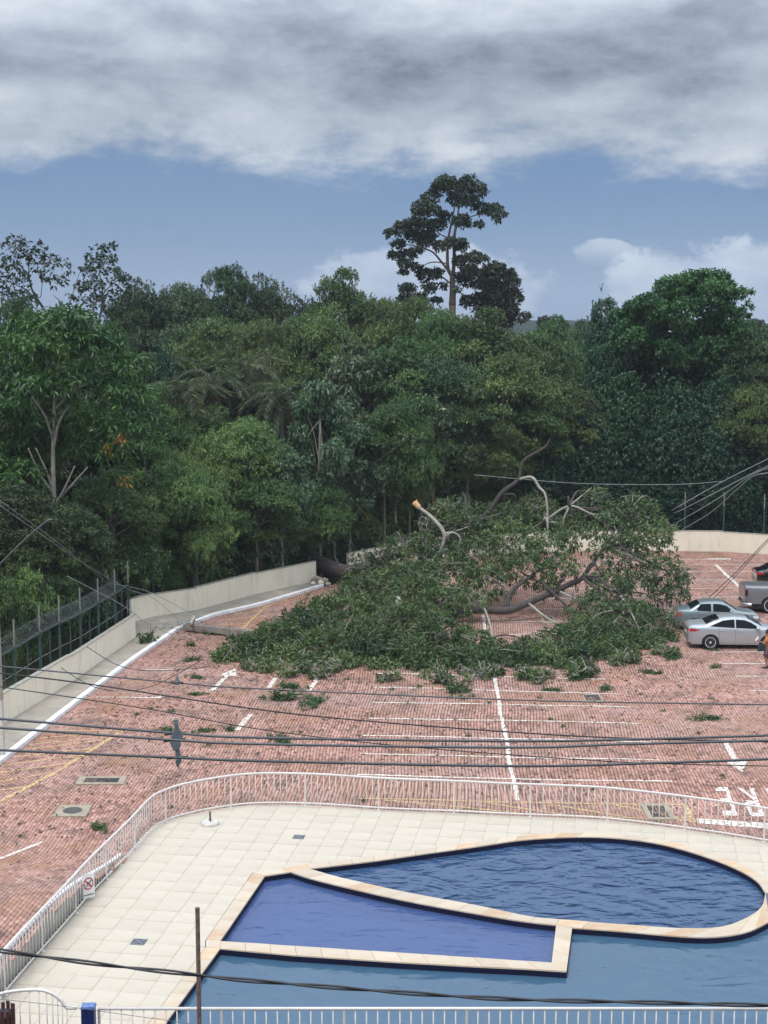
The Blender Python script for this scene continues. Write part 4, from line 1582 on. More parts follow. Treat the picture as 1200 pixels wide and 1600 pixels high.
def razor_fence():
    t = thing('razor_wire_fence', 'dark green steel fence with razor wire coil behind the near cream wall', 'fence', (0, 0, 0))
    # line just behind the near wall
    data = [(-8, 985, 1098), (25, 968, 1077), (63, 946, 1053), (94.5, 932, 1034), (126, 919, 1015), (154, 904, 997), (180, 890, 980), (205, 877, 963)]
    pos = []
    off = offset_line([(x, y, 0) for x, y in WALL_A], .32)
    S2 = sample_n([(x, y, 0) for x, y in off], 200)
    for px, tp, bs in data:
        q = min(S2, key=lambda p: abs(600 + F * p.x / (p.y * math.cos(PITCH) + (H - 1.2) * math.sin(PITCH)) - px))
        zt_ = A(px, tp, q.y)[2]
        pos.append((q.x, q.y, zt_))
    for i, (x, y, z) in enumerate(pos):
        b = MB((x, y, 0)); b.box((x, y, (z - 1.05) / 2), (.09, .09, z - 1.05)); o = b.build('post', M['fence_green'], t); o.location = (x, y, 0)
        b = MB((x, y, 0)); b.tube([(x, y, z - 1.05), (x, y, z)], .035, 6); o = b.build('post_extension', M['fence_grey'], t); o.location = (x, y, 0)
    up = [Vector((x, y, z - 1.15)) for x, y, z in pos]
    b = MB(); b.tube(up, .032, 6); b.build('top_rail', M['fence_green'], t)
    for d in (1.0, 1.7):
        b = MB(); b.tube([p - Vector((0, 0, d)) for p in up], .010, 5); b.build('strand', M['steel'], t)
    mids = []
    for a, c in zip(up, up[1:]):
        mids.append((a + c) / 2)
    for p in mids:
        b = MB((p.x, p.y, 0)); b.box((p.x, p.y, p.z / 2), (.045, .045, p.z)); o = b.build('picket', M['fence_green'], t); o.location = (p.x, p.y, 0)
    # the coil
    line_ = sample_n([p + Vector((0, 0, .36)) for p in up[:7]], 1100)
    d = (line_[-1] - line_[0]).normalized()
    s = d.cross(Vector((0, 0, 1))).normalized()
    b = MB()
    Q = [p + (s * math.cos(i * .34) + Vector((0, 0, 1)) * math.sin(i * .34)) * .28 for i, p in enumerate(line_)]
    b.tube(Q, .010, 4)
    b.build('razor_coil', M['razor'], t)
    # lone posts farther round the wall
    for i, (px, tp, bs, lab, Yp) in enumerate([(239, 876, 930, 'first dark fence post beyond the wall corner', 75.4), (307, 848, 922, 'second dark fence post beyond the wall corner, against the bright shrub', 77.2),
                                             (1071, 769, 832, 'first grey topped fence post above the far wall, from the left', 98.3), (1132, 769, 832, 'second grey topped fence post above the far wall', 98.2), (1195, 772, 835, 'third grey topped fence post above the far wall, at the right edge', 97.3)]):
        x, y, z = A(px, tp, Yp)
        q = thing('fence_post', lab, 'fence post', (x, y, 0), group='lone fence posts behind the wall')
        m_ = z - .95
        b = MB(); b.box((0, 0, m_ / 2), (.09, .09, m_)); b.build('shaft', M['fence_green'], q)
        b = MB(); b.tube([(0, 0, m_), (0, 0, z)], .04, 6); b.build('extension', M['fence_grey'], q)
    return t


razor_fence()


def fallen_pole():
    a, b_ = Vector(G(288, 979, .22)), Vector(G(470, 1000, .20))
    d = b_ - a
    t = thing('fallen_pole', 'broken concrete utility pole lying across the kerb into the branches', 'utility pole', (a.x, a.y, 0), math.atan2(d.y, d.x))
    ln = d.length
    b = MB()
    b.box((ln / 2, 0, .24), (ln, .10, .26))
    for s in (-1, 1): b.box((ln / 2, s * .10, .24), (ln - .02, .10, .30))
    b.build('shaft', M['pole_concrete'], t)
    b = MB(); b.box((.5, 0, .46), (.10, 1.7, .11), .5); b.build('cross_arm', M['rust'], t)
    for k in range(3):
        b = MB(); b.lathe([(.02, 0), (.06, .03), (.05, .08), (.065, .11), (.045, .16), (.02, .19)], (.5 - math.sin(.5) * (k - 1) * .62, math.cos(.5) * (k - 1) * .62, .51), 10); b.build('insulator', M['base_white'], t)
    r = random.Random(2)
    b = MB()
    for k in range(11):
        P = []
        c = Vector((r.uniform(-.9, .5), r.uniform(-.6, .6), .15))
        R0 = r.uniform(.18, .5)
        ph = r.uniform(0, 6)
        for i in range(14):
            w_ = ph + i * .55
            P.append(c + Vector((R0 * math.cos(w_), R0 * .7 * math.sin(w_), .18 + .16 * math.sin(w_ * 1.3 + k))))
        b.tube(P, .016, 5)
    tag(b.build('tangled_wire', M['steel'], t), kind='stuff')
    return t


M['pole_concrete'] = mat('pole_concrete', (.26, .235, .21), .9, var=(.17, .155, .14), vscale=2.5, bump=.3)
fallen_pole()


# ================================================================== FALLEN TREE
def blob_leaves(blobs, rng, sprays, m, Ln, Wd, droop, spread, flat=.8, zmin=.04, base_tone=.50):
    parts = []
    for (px, py, Y, r) in blobs:
        c = np.array([A(px, py, Y)])
        R = r * Y / F
        n = max(6, int(sprays * (r / 45.0) ** 2))
        P, D = clump_points(c, np.array([R]), flat, n, rng, .6)
        P[:, 2] = np.where(P[:, 2] < zmin, zmin + rng.uniform(0, .25, len(P)), P[:, 2])
        tone = np.full(len(P), rng.normal(base_tone, .15))
        V, T = leaf_arrays(P, D, m, Ln, Wd, droop, spread, rng, tone)
        V[..., 2] = np.maximum(V[..., 2], .02)
        parts.append((V, T))
    return parts


def px_tube(mb, pts, Ys, r, n=7):
    P = [A(px, py, y) for (px, py), y in zip(pts, Ys)]
    C = catmull(P, 5)
    mb.tube(C, list(np.interp(np.linspace(0, 1, len(C)), np.linspace(0, 1, len(r)), r)), n)


def fallen_tree():
    rng = np.random.default_rng(77)
    o = G(545, 905)
    t = thing('fallen_tree', 'big uprooted tree lying over the broken wall across the car park', 'tree', (o[0], o[1], 0))
    org = (o[0], o[1], 0)
    b = MB(org)
    px_tube(b, [(484, 876), (505, 884), (525, 890), (545, 893), (575, 886), (600, 876), (640, 853), (668, 846)], [88.5, 87, 85.8, 84.6, 83.5, 82.5, 81, 80], [.50, .50, .44, .40, .36, .33, .30, .26], 12)
    b.build('trunk', M['bark_dark'], t, smooth=True)
    b = MB(org)
    px_tube(b, [(478, 873), (488, 878)], [89.2, 88.2], [.30, .52], 12)
    b.build('torn_trunk_end', M['bark_dark'], t, smooth=True)
    limbs = [
        ('bark_pale', [(667, 890), (687, 863), (694, 834), (675, 809), (652, 791)], [79, 79, 79, 79.5, 80], [.12, .15, .16, .15, .13]),
        ('bark_dark', [(690, 850), (730, 830), (765, 797), (784, 770), (810, 749), (817, 721), (851, 699), (859, 686)], [80, 80, 80, 80, 80, 80, 80, 80], [.22, .21, .19, .18, .16, .12, .09, .05]),
        ('bark_pale', [(810, 749), (831, 746), (842, 761), (853, 777), (857, 830)], [80, 79.7, 79.4, 79, 78.5], [.13, .12, .11, .09, .05]),
        ('bark_dark', [(700, 958), (750, 952), (791, 954), (825, 942), (892, 912), (911, 901), (945, 852), (960, 830)], [74, 74, 74, 74.5, 75, 75.5, 76.5, 77], [.30, .30, .29, .25, .20, .17, .12, .06]),
        ('bark_dark', [(791, 950), (799, 924), (829, 901), (850, 885)], [74.2, 74.8, 75.6, 76], [.19, .17, .14, .07]),
        ('bark_pale', [(622, 935), (624, 962), (627, 990)], [73.5, 72.5, 71.2], [.24, .20, .10]),
        ('bark_dark', [(911, 903), (952, 939), (990, 982)], [75, 73.5, 71.5], [.13, .10, .05]),
        ('bark_dark', [(847, 910), (892, 954), (915, 985)], [75, 73, 71], [.12, .09, .05]),
        ('bark_pale', [(800, 850), (850, 815), (889, 791), (925, 803), (971, 815)], [79, 79.5, 79.5, 79, 78.5], [.13, .11, .09, .07, .04]),
        ('bark_pale', [(889, 791), (905, 778), (924, 762)], [79.5, 79.7, 80], [.08, .06, .03]),
        ('bark_pale', [(889, 792), (880, 815), (878, 848)], [79.5, 79, 78.5], [.07, .06, .03]),
        ('bark_dark', [(600, 880), (640, 900), (690, 930), (700, 958)], [82, 79, 76, 74], [.30, .32, .32, .30]),
        ('bark_pale', [(694, 834), (715, 829), (735, 822)], [79, 79.2, 79.5], [.09, .07, .03]),
        ('bark_pale', [(690, 843), (705, 833), (716, 836), (722, 850)], [79, 78.8, 78.5, 78], [.09, .07, .05, .03]),
        ('bark_dark', [(545, 892), (553, 905), (560, 930)], [84.4, 82.5, 80], [.34, .25, .12]),
        ('bark_dark', [(541, 890), (525, 875), (523, 850)], [85, 85.5, 86], [.12, .08, .03]),
        ('bark_pale', [(1000, 985), (985, 955), (970, 930)], [70.5, 71.5, 73], [.05, .07, .09]),
        ('bark_pale', [(755, 945), (768, 985), (770, 1030)], [74, 70.5, 66.5], [.07, .06, .03]),
        ('bark_dark', [(760, 1000), (790, 992), (835, 1003)], [69.5, 69.5, 69], [.06, .06, .03]),
        ('bark_dark', [(840, 985), (870, 988), (905, 996)], [71, 70.6, 70], [.07, .06, .03]),
    ]
    for mname, pts, Ys, r in limbs:
        b = MB(org)
        px_tube(b, pts, Ys, [q * .68 for q in r], 8)
        b.build('branch', M[mname], t, smooth=True)
    b = MB(org)
    px_tube(b, [(655, 793), (649, 787), (646, 789)], [80, 80.1, 80], [.14, .17, .04], 7)
    px_tube(b, [(652, 790), (651, 780)], [80, 80.1], [.10, .01], 5)
    b.build('torn_branch_end', M['torn_wood'], t)
    mound = [(352, 1032, 65.6, 22), (375, 1022, 66.4, 34), (410, 1014, 67, 38), (440, 1000, 68, 44), (470, 985, 69.5, 44), (500, 968, 71.5, 46), (540, 958, 72.5, 48), (560, 1000, 67.8, 50), (510, 1018, 66.4, 45),
             (590, 1018, 66, 48), (450, 1030, 65.8, 32), (640, 1028, 65.3, 44), (600, 966, 71.5, 48), (645, 978, 70, 52), (560, 930, 76, 36), (600, 920, 77, 42), (650, 930, 75.5, 45), (690, 1038, 64.9, 38), (735, 1038, 64.8, 38),
             (690, 1000, 68, 48), (735, 1008, 67.2, 36), (800, 1038, 65.2, 42), (855, 1038, 65.6, 42), (905, 1034, 66.2, 42), (955, 1024, 67.2, 40), (1000, 1010, 68.7, 36), (1035, 1000, 70, 24), (880, 1008, 68.4, 42), (940, 1000, 69.4, 46), (830, 1018, 67, 32), (775, 1025, 66.2, 32), (480, 1040, 65, 26), (540, 1042, 64.6, 28), (600, 1046, 64.2, 26), (410, 1034, 65.4, 24), (655, 1050, 64, 22), (880, 1050, 64.4, 20), (970, 1040, 65.6, 20)]
    rr_ = random.Random(9)
    for k in range(46):
        u_ = rr_.random()
        ex = 325 + 735 * u_
        ey = float(np.interp(ex, [325, 400, 500, 640, 760, 900, 1000, 1060], [1040, 1046, 1054, 1062, 1062, 1060, 1040, 1018])) + rr_.uniform(-8, 8)
        mound.append((ex, ey - 6, G(ex, ey)[1], rr_.uniform(7, 15)))
    for (px, py, Y) in ((570, 880, 80), (610, 862, 80), (640, 900, 77), (560, 905, 80), (660, 850, 79), (690, 800, 81), (610, 900, 79)):
        mound.append((px, py, Y, 24))
    canopy = [(640, 880, 80, 36), (690, 862, 80, 40), (720, 832, 80.5, 42), (760, 822, 80.5, 46), (800, 850, 78.5, 50), (750, 870, 78.5, 52), (700, 900, 77.5, 50), (762, 908, 76.5, 42), (818, 886, 76.5, 46), (858, 856, 77.5, 42), (880, 896, 75.5, 34), (800, 806, 80.5, 30), (840, 794, 80.5, 30), (695, 940, 74.5, 42), (738, 942, 74, 26), (660, 905, 78, 36), (720, 790, 82, 22), (670, 820, 82, 20), (620, 850, 83, 22), (590, 905, 81, 24),
              (1000, 800, 78, 34), (960, 820, 78.5, 42), (1012, 845, 77, 42), (968, 868, 76.5, 46), (1040, 892, 75, 34), (1000, 926, 74, 46), (950, 916, 75, 36), (1056, 930, 74, 22), (980, 968, 72, 46), (1030, 976, 71, 32), (925, 958, 72.5, 40), (900, 838, 79, 32), (932, 780, 80, 24), (905, 985, 71, 32), (858, 925, 75.5, 18), (1062, 905, 74.6, 18), (1030, 830, 76.5, 26), (985, 785, 78.5, 20), (905, 800, 80, 22), (870, 820, 79.5, 26)]
    for nm, bl, sp, dr in (('foliage_mound', mound, 250, .25), ('foliage_canopy', canopy, 190, .5)):
        parts = blob_leaves(bl, rng, sp, 8, .225, .085, dr, .8)
        me = leaf_mesh('foliage', [(V - np.array(org), T) for V, T in parts], L['fallen'])
        link('foliage', me, t)
    # lesser boughs leading out to the leaf masses
    joints = [Vector(A(*p)) for p in ((791, 952, 74), (825, 942, 74.5), (870, 922, 75), (911, 901, 75.5), (700, 945, 74.5), (730, 830, 80), (784, 772, 80), (687, 860, 79), (810, 750, 80), (640, 900, 79), (889, 792, 79.5), (850, 815, 79.3), (945, 855, 76.5))]
    for k, (px, py, Y, r) in enumerate(canopy):
        e = Vector(A(px, py, Y))
        j_ = min(joints, key=lambda q: (q - e).length)
        m_ = (j_ + e) / 2 + Vector(rng.normal(0, .35, 3)) + Vector((0, 0, .25))
        t2 = e + (e - j_).normalized() * r * Y / F * .7 + Vector(rng.normal(0, .3, 3))
        b = MB(org)
        C = catmull([j_, m_, e, t2], 5)
        b.tube(C, list(np.linspace(.075, .012, len(C))), 6)
        b.build('bough', M['bark_dark' if k % 3 else 'bark_pale'], t, smooth=True)
    # twigs that show between the leaves
    b = MB(org)
    for (px, py, Y, r) in mound + canopy:
        c = Vector(A(px, py, Y))
        R = r * Y / F
        for k in range(9):
            d = Vector(rng.normal(0, 1, 3)).normalized()
            d.z = abs(d.z) * .7
            e = c + d * R * rng.uniform(.9, 1.35)
            s = c + Vector(rng.normal(0, .3 * R, 3))
            for q in (s, e): q.z = max(q.z, .08)
            m_ = (s + e) / 2 + Vector(rng.normal(0, .18, 3))
            b.tube(catmull([s, m_, e], 3), [.024, .022, .020, .018, .015, .012, .008], 4)
    tag(b.build('twigs', M['bark_pale'], t), kind='stuff')


fallen_tree()


# ------------------------------------------------------------------ torn-off sprigs on the ground
def sprig_mesh(seed, size, sprays):
    rng = np.random.default_rng(seed)
    n = sprays
    P = rng.normal(0, size * .36, (n, 3))
    P[:, 1] *= .8
    P[:, 2] = np.abs(P[:, 2]) * .55 + .05
    D = unit(P + np.array([0, 0, .2]))
    V, T = leaf_arrays(P, D, 7, min(.30, size * .42), .10, .25, .8, rng, np.full(n, .36))
    V[..., 2] = np.maximum(V[..., 2], .012)
    return leaf_mesh('leaves', [(V, T)], L['fallen'])


SPRIG = [sprig_mesh(200 + i, 1.0, 44) for i in range(4)]
tw = MB()
for a in (.2, 1.7, 3.1, 4.4):
    tw.tube([(0, 0, .05), (.3 * math.cos(a), .3 * math.sin(a), .10), (.62 * math.cos(a + .2), .62 * math.sin(a + .2), .12)], [.022, .015, .006], 5)
SPRIG_T = tw.mesh('twig', M['bark_pale'])
gsp = 'torn sprigs scattered on the ground'
SP = [(447, 1092, 56, 'leafy torn branch lying on the pavers left of the pair under the topmost cable'), (491, 1100, 50, 'dark leafy torn branch beside the white lane dash, right of its neighbour'), (455, 1074, 38, 'flattened leafy twig at the edge of the fallen tree above the torn branches'),
      (230, 1004, 26, 'upright leafy sprig standing on the grey pavement by the wall corner'), (155, 1295, 36, 'leafy sprig on the pavers below the round manhole lid'), (1103, 1124, 38, 'round leafy sprig alone on the pavers below the silver sedan'),
      (714, 1080, 60, 'low leafy branch beside the long white line at the fallen tree edge'), (862, 1079, 26, 'small sprig left of the small grey storm grate'), (946, 1077, 28, 'small sprig just above the small grey storm grate'), (436, 1158, 40, 'flat sprig between the thick cables, right of the spacer'),
      (319, 1142, 26, 'small sprig right of the cable spacer, nearest to it'), (359, 1140, 24, 'small sprig at the lower end of the left white lane dash'), (258, 1142, 26, 'small sprig half hidden behind the cable spacer'), (1117, 1042, 22, 'small sprig on the pavers left of the person'),
      (306, 1059, 24, 'sprig left of the white arrow head near the fallen tree'), (300, 1032, 26, 'sprig between the kerb and the fallen leaves'), (298, 1008, 20, 'sprig just below the fallen utility pole'), (308, 1086, 22, 'sprig left of the white arrow shaft'),
      (1050, 1028, 34, 'flat sprig at the right tip of the fallen tree'), (1018, 1052, 28, 'flat sprig right of the fallen leaves'), (905, 1060, 30, 'flat sprig touching the fallen leaves above the bays'), (1110, 1014, 22, 'sprig lying against the rear wheel of the silver sedan'), (345, 990, 40, 'sprig lying over the fallen utility pole')]
tiny = [(233, 1108), (246, 1106), (1063, 1075), (1035, 1111), (860, 1126), (1090, 1147), (842, 1091), (470, 1146), (672, 1204), (563, 1252), (928, 1234), (1106, 1299), (610, 1078), (655, 1075), (505, 1125), (325, 1165), (268, 1262), (30, 1308), (730, 1151), (765, 1100), (1000, 1085), (1108, 1093), (880, 1137), (212, 1118), (265, 1112), (404, 1178), (1128, 1214), (540, 1062)]
for i, (px, py, wpx, lab) in enumerate(SP):
    zz = .14 if i == 3 else None
    x, y, _ = G(px, py, zz or 0)
    s = wpx * y / F / 1.5
    o = thing('torn_sprig', lab, 'sprig', (x, y, zz if zz else lot_z(x, y)), i * 1.3, gsp)
    o.scale = (s * 1.25, s * .75, s * (1.6 if i == 3 else .55))
    link('leaves', SPRIG[i % 4], o)
    link('twig', SPRIG_T, o)
SCRAP = ['left of the topmost cable clamp, left of its neighbour', 'left of the topmost cable clamp, right of its neighbour', 'right of the small grey grate, near the silver sedan', 'below the silver sedan, left of the round sprig', 'on the bay right of the long white line', 'above the right end of the thick cables', 'just right of the long white line', 'between the thick cables right of the flat sprig', 'above the far railing, left of the long white line', 'behind the railing at the yellow hatch start', 'behind the railing left of the pale framed grate', 'behind the railing below the painted stop bar', 'on the second bay from the fallen tree, left', 'on the second bay from the fallen tree, right', 'right of the dark torn branch', 'just right of the cable spacer foot', 'behind the railing bend above the parasol base', 'near the left edge above the white line', 'on the middle bay just left of the long white line', 'touching the long white line near the fallen tree', 'right of the small grey grate in the bays', 'above the round sprig at the right', 'on the bay below the small grey grate', 'above the cable spacer, to its left', 'above the cable spacer, nearest to it', 'on the lowest thick cable left of the bays', 'left of the painted letters', 'at the lower edge of the fallen leaves']
TINY = [sprig_mesh(220 + i, .5, 9) for i in range(3)]
for i, (px, py) in enumerate(tiny):
    x, y, _ = G(px, py)
    o = link('leaf_scrap', TINY[i % 3], None, (x, y, lot_z(x, y)))
    s = random.uniform(.2, .42)
    o.scale = (s, s, s)
    o.rotation_euler = (0, 0, i * 2.1)
    tag(o, 'tiny leaf scrap ' + SCRAP[i], 'leaf scrap', 'tiny leaf scraps on the pavers')


def litter():
    rng = np.random.default_rng(31)
    c = []
    for (px, py, sx, sy, n) in ((700, 1050, 330, 28, 900), (420, 1060, 200, 60, 500), (300, 1010, 60, 45, 260), (1000, 1040, 120, 45, 330), (700, 1120, 500, 90, 900), (250, 1130, 220, 110, 700), (1060, 980, 60, 40, 120), (200, 1260, 300, 110, 420), (850, 1180, 500, 70, 500)):
        q = rng.normal(0, 1, (n, 2)) * np.array([sx, sy]) * .5 + np.array([px, py])
        c += [G(a, max(b, 905)) for a, b in q]
    c = np.array(c)
    ok = in_poly(c[:, 0], c[:, 1], LOT)
    c = c[ok]
    c[:, 2] = np.array([lot_z(a, b) + .025 for a, b in c[:, :2]])
    V, T = leaf_arrays(c, np.tile([[0, 0, .0]], (len(c), 1)), 1, .16, .07, 0, 1.0, rng, rng.uniform(0, .7, len(c)), jit=.0, nup=2.5)
    V[..., 2] = np.maximum(np.minimum(V[..., 2], c[:, None, 2] + .05), c[:, None, 2] - .008)
    me = leaf_mesh('leaf_litter', [(V, T)], L['litter'])
    tag(link('leaf_litter', me), 'fine leaf litter strewn over the car park', 'litter', kind='stuff')


L['litter'] = leaf_mat('leaf_litter', (.060, .036, .022), (.045, .038, .020), (.036, .058, .020), trans=.1, spec=.2)
litter()


# ================================================================== THE WOOD
# explicit crowns: clumps read from the picture, spread in depth
def clump_tree(label, name, Y, scale, ox, oy, clumps, limbs, leafm, barkm, sprays, m, Ln, Wd, droop, flat, seed, depth_spread, ground_px, trunk_r, group=None, hang=None):
    rng = np.random.default_rng(seed)
    org = np.array([*A(ground_px[0], ground_px[1], Y)[:2], 0.0])
    t = thing(name, label, 'tree', tuple(org), group=group)
    parts = []
    for (cx, cy, r) in clumps:
        R = r / scale * Y / F
        for k in range(2):
            yy = Y + rng.normal(0, depth_spread)
            c = np.array([A(ox + cx / scale + rng.normal(0, r * .15) / scale, oy + cy / scale, Y)])
            c[0, 1] = yy
            n = max(5, int(sprays * R * R))
            P, D = clump_points(c, np.array([R * 1.0]), flat, n, rng, .5)
            V, T = leaf_arrays(P, D, m, Ln, Wd, droop, .85, rng, np.full(len(P), rng.normal(.42, .14)))
            parts.append((V - org, T))
    link('crown', leaf_mesh('crown', parts, leafm), t)
    b = MB(tuple(org))
    for pts, r in limbs:
        r = [q * .4 for q in r]
        P = [A(ox + x / scale, oy + y / scale, Y) for x, y in pts]
        C = catmull(P, 5)
        b.tube(C, list(np.interp(np.linspace(0, 1, len(C)), np.linspace(0, 1, len(r)), r)), 7)
    b.tube([(org[0], org[1], -.3), A(ox + limbs[0][0][0][0] / scale, oy + limbs[0][0][0][1] / scale, Y)], [trunk_r * 1.2, trunk_r], 9)
    b.build('trunk', M[barkm], t, smooth=True)
    return t


tall = [(545, 120, 75), (620, 150, 80), (700, 120, 70), (760, 170, 70), (480, 160, 60), (440, 220, 60), (380, 300, 70), (330, 340, 40), (450, 320, 50), (540, 350, 50), (630, 230, 70), (720, 250, 60), (800, 300, 60), (880, 310, 60), (920, 360, 45), (780, 420, 35), (680, 400, 50), (620, 400, 50),
        (480, 420, 60), (400, 420, 70), (300, 420, 70), (220, 440, 60), (150, 490, 50), (200, 560, 50), (300, 500, 60), (380, 530, 70), (440, 490, 50), (170, 640, 45), (260, 640, 60), (240, 700, 50), (330, 620, 50), (230, 770, 35), (330, 720, 40), (400, 780, 70), (470, 770, 50), (500, 580, 45),
        (560, 560, 50), (620, 560, 60), (660, 580, 40), (650, 680, 50), (730, 660, 60), (790, 680, 45), (700, 750, 60), (780, 770, 50), (680, 820, 60), (640, 800, 40), (790, 850, 50), (520, 860, 30), (420, 880, 50), (260, 890, 60), (300, 960, 60), (240, 960, 50), (370, 950, 50), (470, 970, 40), (620, 890, 25)]
clump_tree('very tall lone tree with open layered crown rising above the wood', 'emergent_tree', 140, 4.615, 580, 260, tall,
           [([(585, 1000), (588, 900), (585, 790)], [.85, .75, .62]), ([(585, 790), (555, 740), (550, 620), (560, 500), (600, 300), (610, 180)], [.5, .42, .34, .28, .16, .06]), ([(585, 790), (597, 700), (600, 500), (620, 400), (640, 250), (690, 150)], [.5, .42, .34, .26, .16, .05]),
            ([(570, 770), (500, 680), (430, 610), (300, 570), (200, 560)], [.30, .26, .2, .13, .05]), ([(580, 850), (515, 800), (450, 765), (390, 780)], [.2, .17, .13, .05]), ([(550, 700), (440, 690), (350, 720), (250, 700)], [.15, .13, .1, .05]), ([(598, 720), (650, 690), (730, 650)], [.2, .15, .05]), ([(612, 410), (700, 370), (800, 340), (900, 330)], [.2, .15, .1, .04]), ([(560, 520), (500, 490), (420, 430), (300, 430)], [.16, .13, .1, .04]), ([(598, 760), (680, 800), (780, 780)], [.16, .12, .04])],
           L['tall'], 'bark_warm', 66, 7, .30, .17, .1, .62, 301, 1.6, (705, 500), .33)
clump_tree('dark bushy tree standing right against the tall lone tree', 'companion_tree', 142, 4.615, 580, 260,
           [(900, 760, 80), (960, 800, 80), (1020, 850, 60), (860, 830, 70), (940, 900, 90), (1010, 950, 70), (850, 950, 80), (1000, 1050, 70), (1090, 1090, 40), (920, 1000, 90), (760, 960, 50), (680, 975, 45), (820, 1060, 80), (960, 1100, 90)],
           [([(930, 1150), (930, 950), (930, 800)], [.4, .3, .1]), ([(930, 1000), (1000, 920)], [.2, .08]), ([(930, 1020), (850, 900)], [.2, .08])],
           L['tall'], 'bark_dark', 60, 7, .36, .20, .15, .75, 302, 1.8, (780, 500), .25)
clump_tree('rounded tree smothered in bright green vines at the right skyline', 'vine_covered_tree', 106, 4.0, 900, 400,
           [(800, 130, 60), (880, 135, 55), (700, 150, 65), (600, 175, 65), (520, 205, 62), (900, 190, 60), (800, 220, 90), (680, 240, 90), (580, 260, 80), (480, 275, 60), (400, 295, 58), (330, 325, 62), (290, 370, 50), (400, 370, 65), (500, 345, 75), (620, 330, 80), (720, 320, 60), (850, 300, 90), (930, 270, 60), (1000, 230, 40), (1035, 232, 26), (900, 380, 90), (950, 460, 70), (860, 450, 90), (780, 460, 75), (690, 490, 70), (600, 540, 70), (285, 440, 48), (900, 560, 100), (800, 580, 100), (700, 600, 90), (980, 560, 80), (950, 650, 100), (840, 690, 110), (720, 700, 100), (600, 640, 90), (480, 620, 80), (380, 560, 70), (300, 530, 60), (340, 410, 60), (425, 450, 60), (530, 425, 62), (620, 425, 70), (440, 530, 70), (540, 570, 80), (330, 490, 60), (260, 500, 50), (240, 580, 60), (1000, 420, 40), (1010, 500, 50), (1045, 290, 14), (1050, 330, 12), (1052, 370, 9), (990, 320, 14)],
           [([(760, 820), (760, 600), (700, 450), (650, 330)], [.4, .32, .2, .06]), ([(720, 500), (600, 430), (480, 380), (360, 370)], [.2, .15, .1, .04]), ([(740, 520), (850, 400), (900, 260)], [.2, .14, .05]), ([(700, 450), (720, 350), (740, 250)], [.14, .1, .05]), ([(560, 420), (520, 480), (470, 540)], [.09, .07, .04]), ([(960, 260), (1040, 235), (1085, 280), (1110, 345)], [.06, .05, .03, .02])],
           L['vine'], 'bark_dark', 130, 8, .23, .15, .6, .8, 303, 1.9, (1080, 800), .3)

left_sparse = [(120, 90, 70), (190, 110, 70), (250, 130, 55), (70, 150, 70), (150, 180, 75), (230, 200, 65), (310, 190, 50), (40, 230, 70), (110, 250, 70), (290, 270, 60), (60, 320, 80), (150, 330, 60), (20, 400, 80), (100, 420, 70), (180, 440, 60), (330, 330, 40), (40, 480, 60)]
clump_tree('thin dark tree with open twigs at the top left corner of the wood', 'open_crowned_tree', 104, 4.0, 0, 360, left_sparse,
           [([(320, 560), (260, 470), (200, 370), (180, 260), (190, 130)], [.26, .24, .18, .11, .04]), ([(240, 450), (160, 370), (90, 330), (40, 250)], [.15, .12, .08, .03]), ([(200, 370), (250, 420), (265, 330), (290, 250)], [.1, .08, .06, .03]), ([(180, 280), (110, 200), (80, 130)], [.09, .06, .02]), ([(185, 260), (240, 190)], [.07, .02])],
           L['sparse'], 'bark_dark', 15, 5, .30, .18, .15, .8, 304, 1.5, (80, 500), .3)
clump_tree('leggy dark tree with forked pale stem, second at the left skyline', 'open_crowned_tree', 108, 4.0, 0, 360,
           [(540, 150, 40), (620, 130, 55), (690, 100, 28), (580, 220, 60), (660, 210, 60), (720, 190, 30), (500, 250, 60), (440, 230, 45), (620, 290, 70), (700, 280, 60), (760, 270, 40), (410, 320, 40), (480, 350, 55), (560, 370, 60), (650, 370, 70), (740, 350, 60), (820, 310, 40), (600, 450, 70), (690, 450, 70), (780, 420, 60), (860, 380, 50), (440, 430, 35), (540, 460, 50), (640, 520, 70)],
           [([(405, 600), (405, 500), (380, 450), (330, 400)], [.2, .17, .1, .04]), ([(405, 500), (440, 440), (470, 350), (500, 260)], [.12, .1, .07, .03]), ([(600, 600), (630, 520), (640, 380), (620, 250), (630, 140)], [.25, .2, .14, .08, .03]), ([(640, 400), (720, 320), (800, 310)], [.12, .08, .03]), ([(640, 420), (560, 380), (500, 330)], [.1, .07, .03])],
           L['sparse'], 'bark_warm', 17, 5, .30, .18, .15, .8, 305, 1.5, (150, 500), .3)

# far line of trees, hills, masts and a house
for px, tp, Y, w_, lab in ((850, 492, 230, 55, 'distant bushy treetop left of the far mast, nearest the tall tree'), (882, 501, 240, 60, 'distant treetop left of the far mast, second'), (908, 498, 225, 40, 'distant pointed treetop just left of the far mast'), (938, 504, 240, 60, 'distant treetop under the far mast'), (1182, 497, 260, 70, 'distant pale treetop right of the vine tree'), (1160, 503, 270, 60, 'distant treetop in the gap right of the vine tree'), (985, 505, 260, 80, 'distant treetop behind the left of the vine tree'), (180, 498, 220, 70, 'distant treetop in the gap behind the left trees')):
    plant('far0', px, tp, Y, w_, lab, 'distant_tree', group='distant trees')

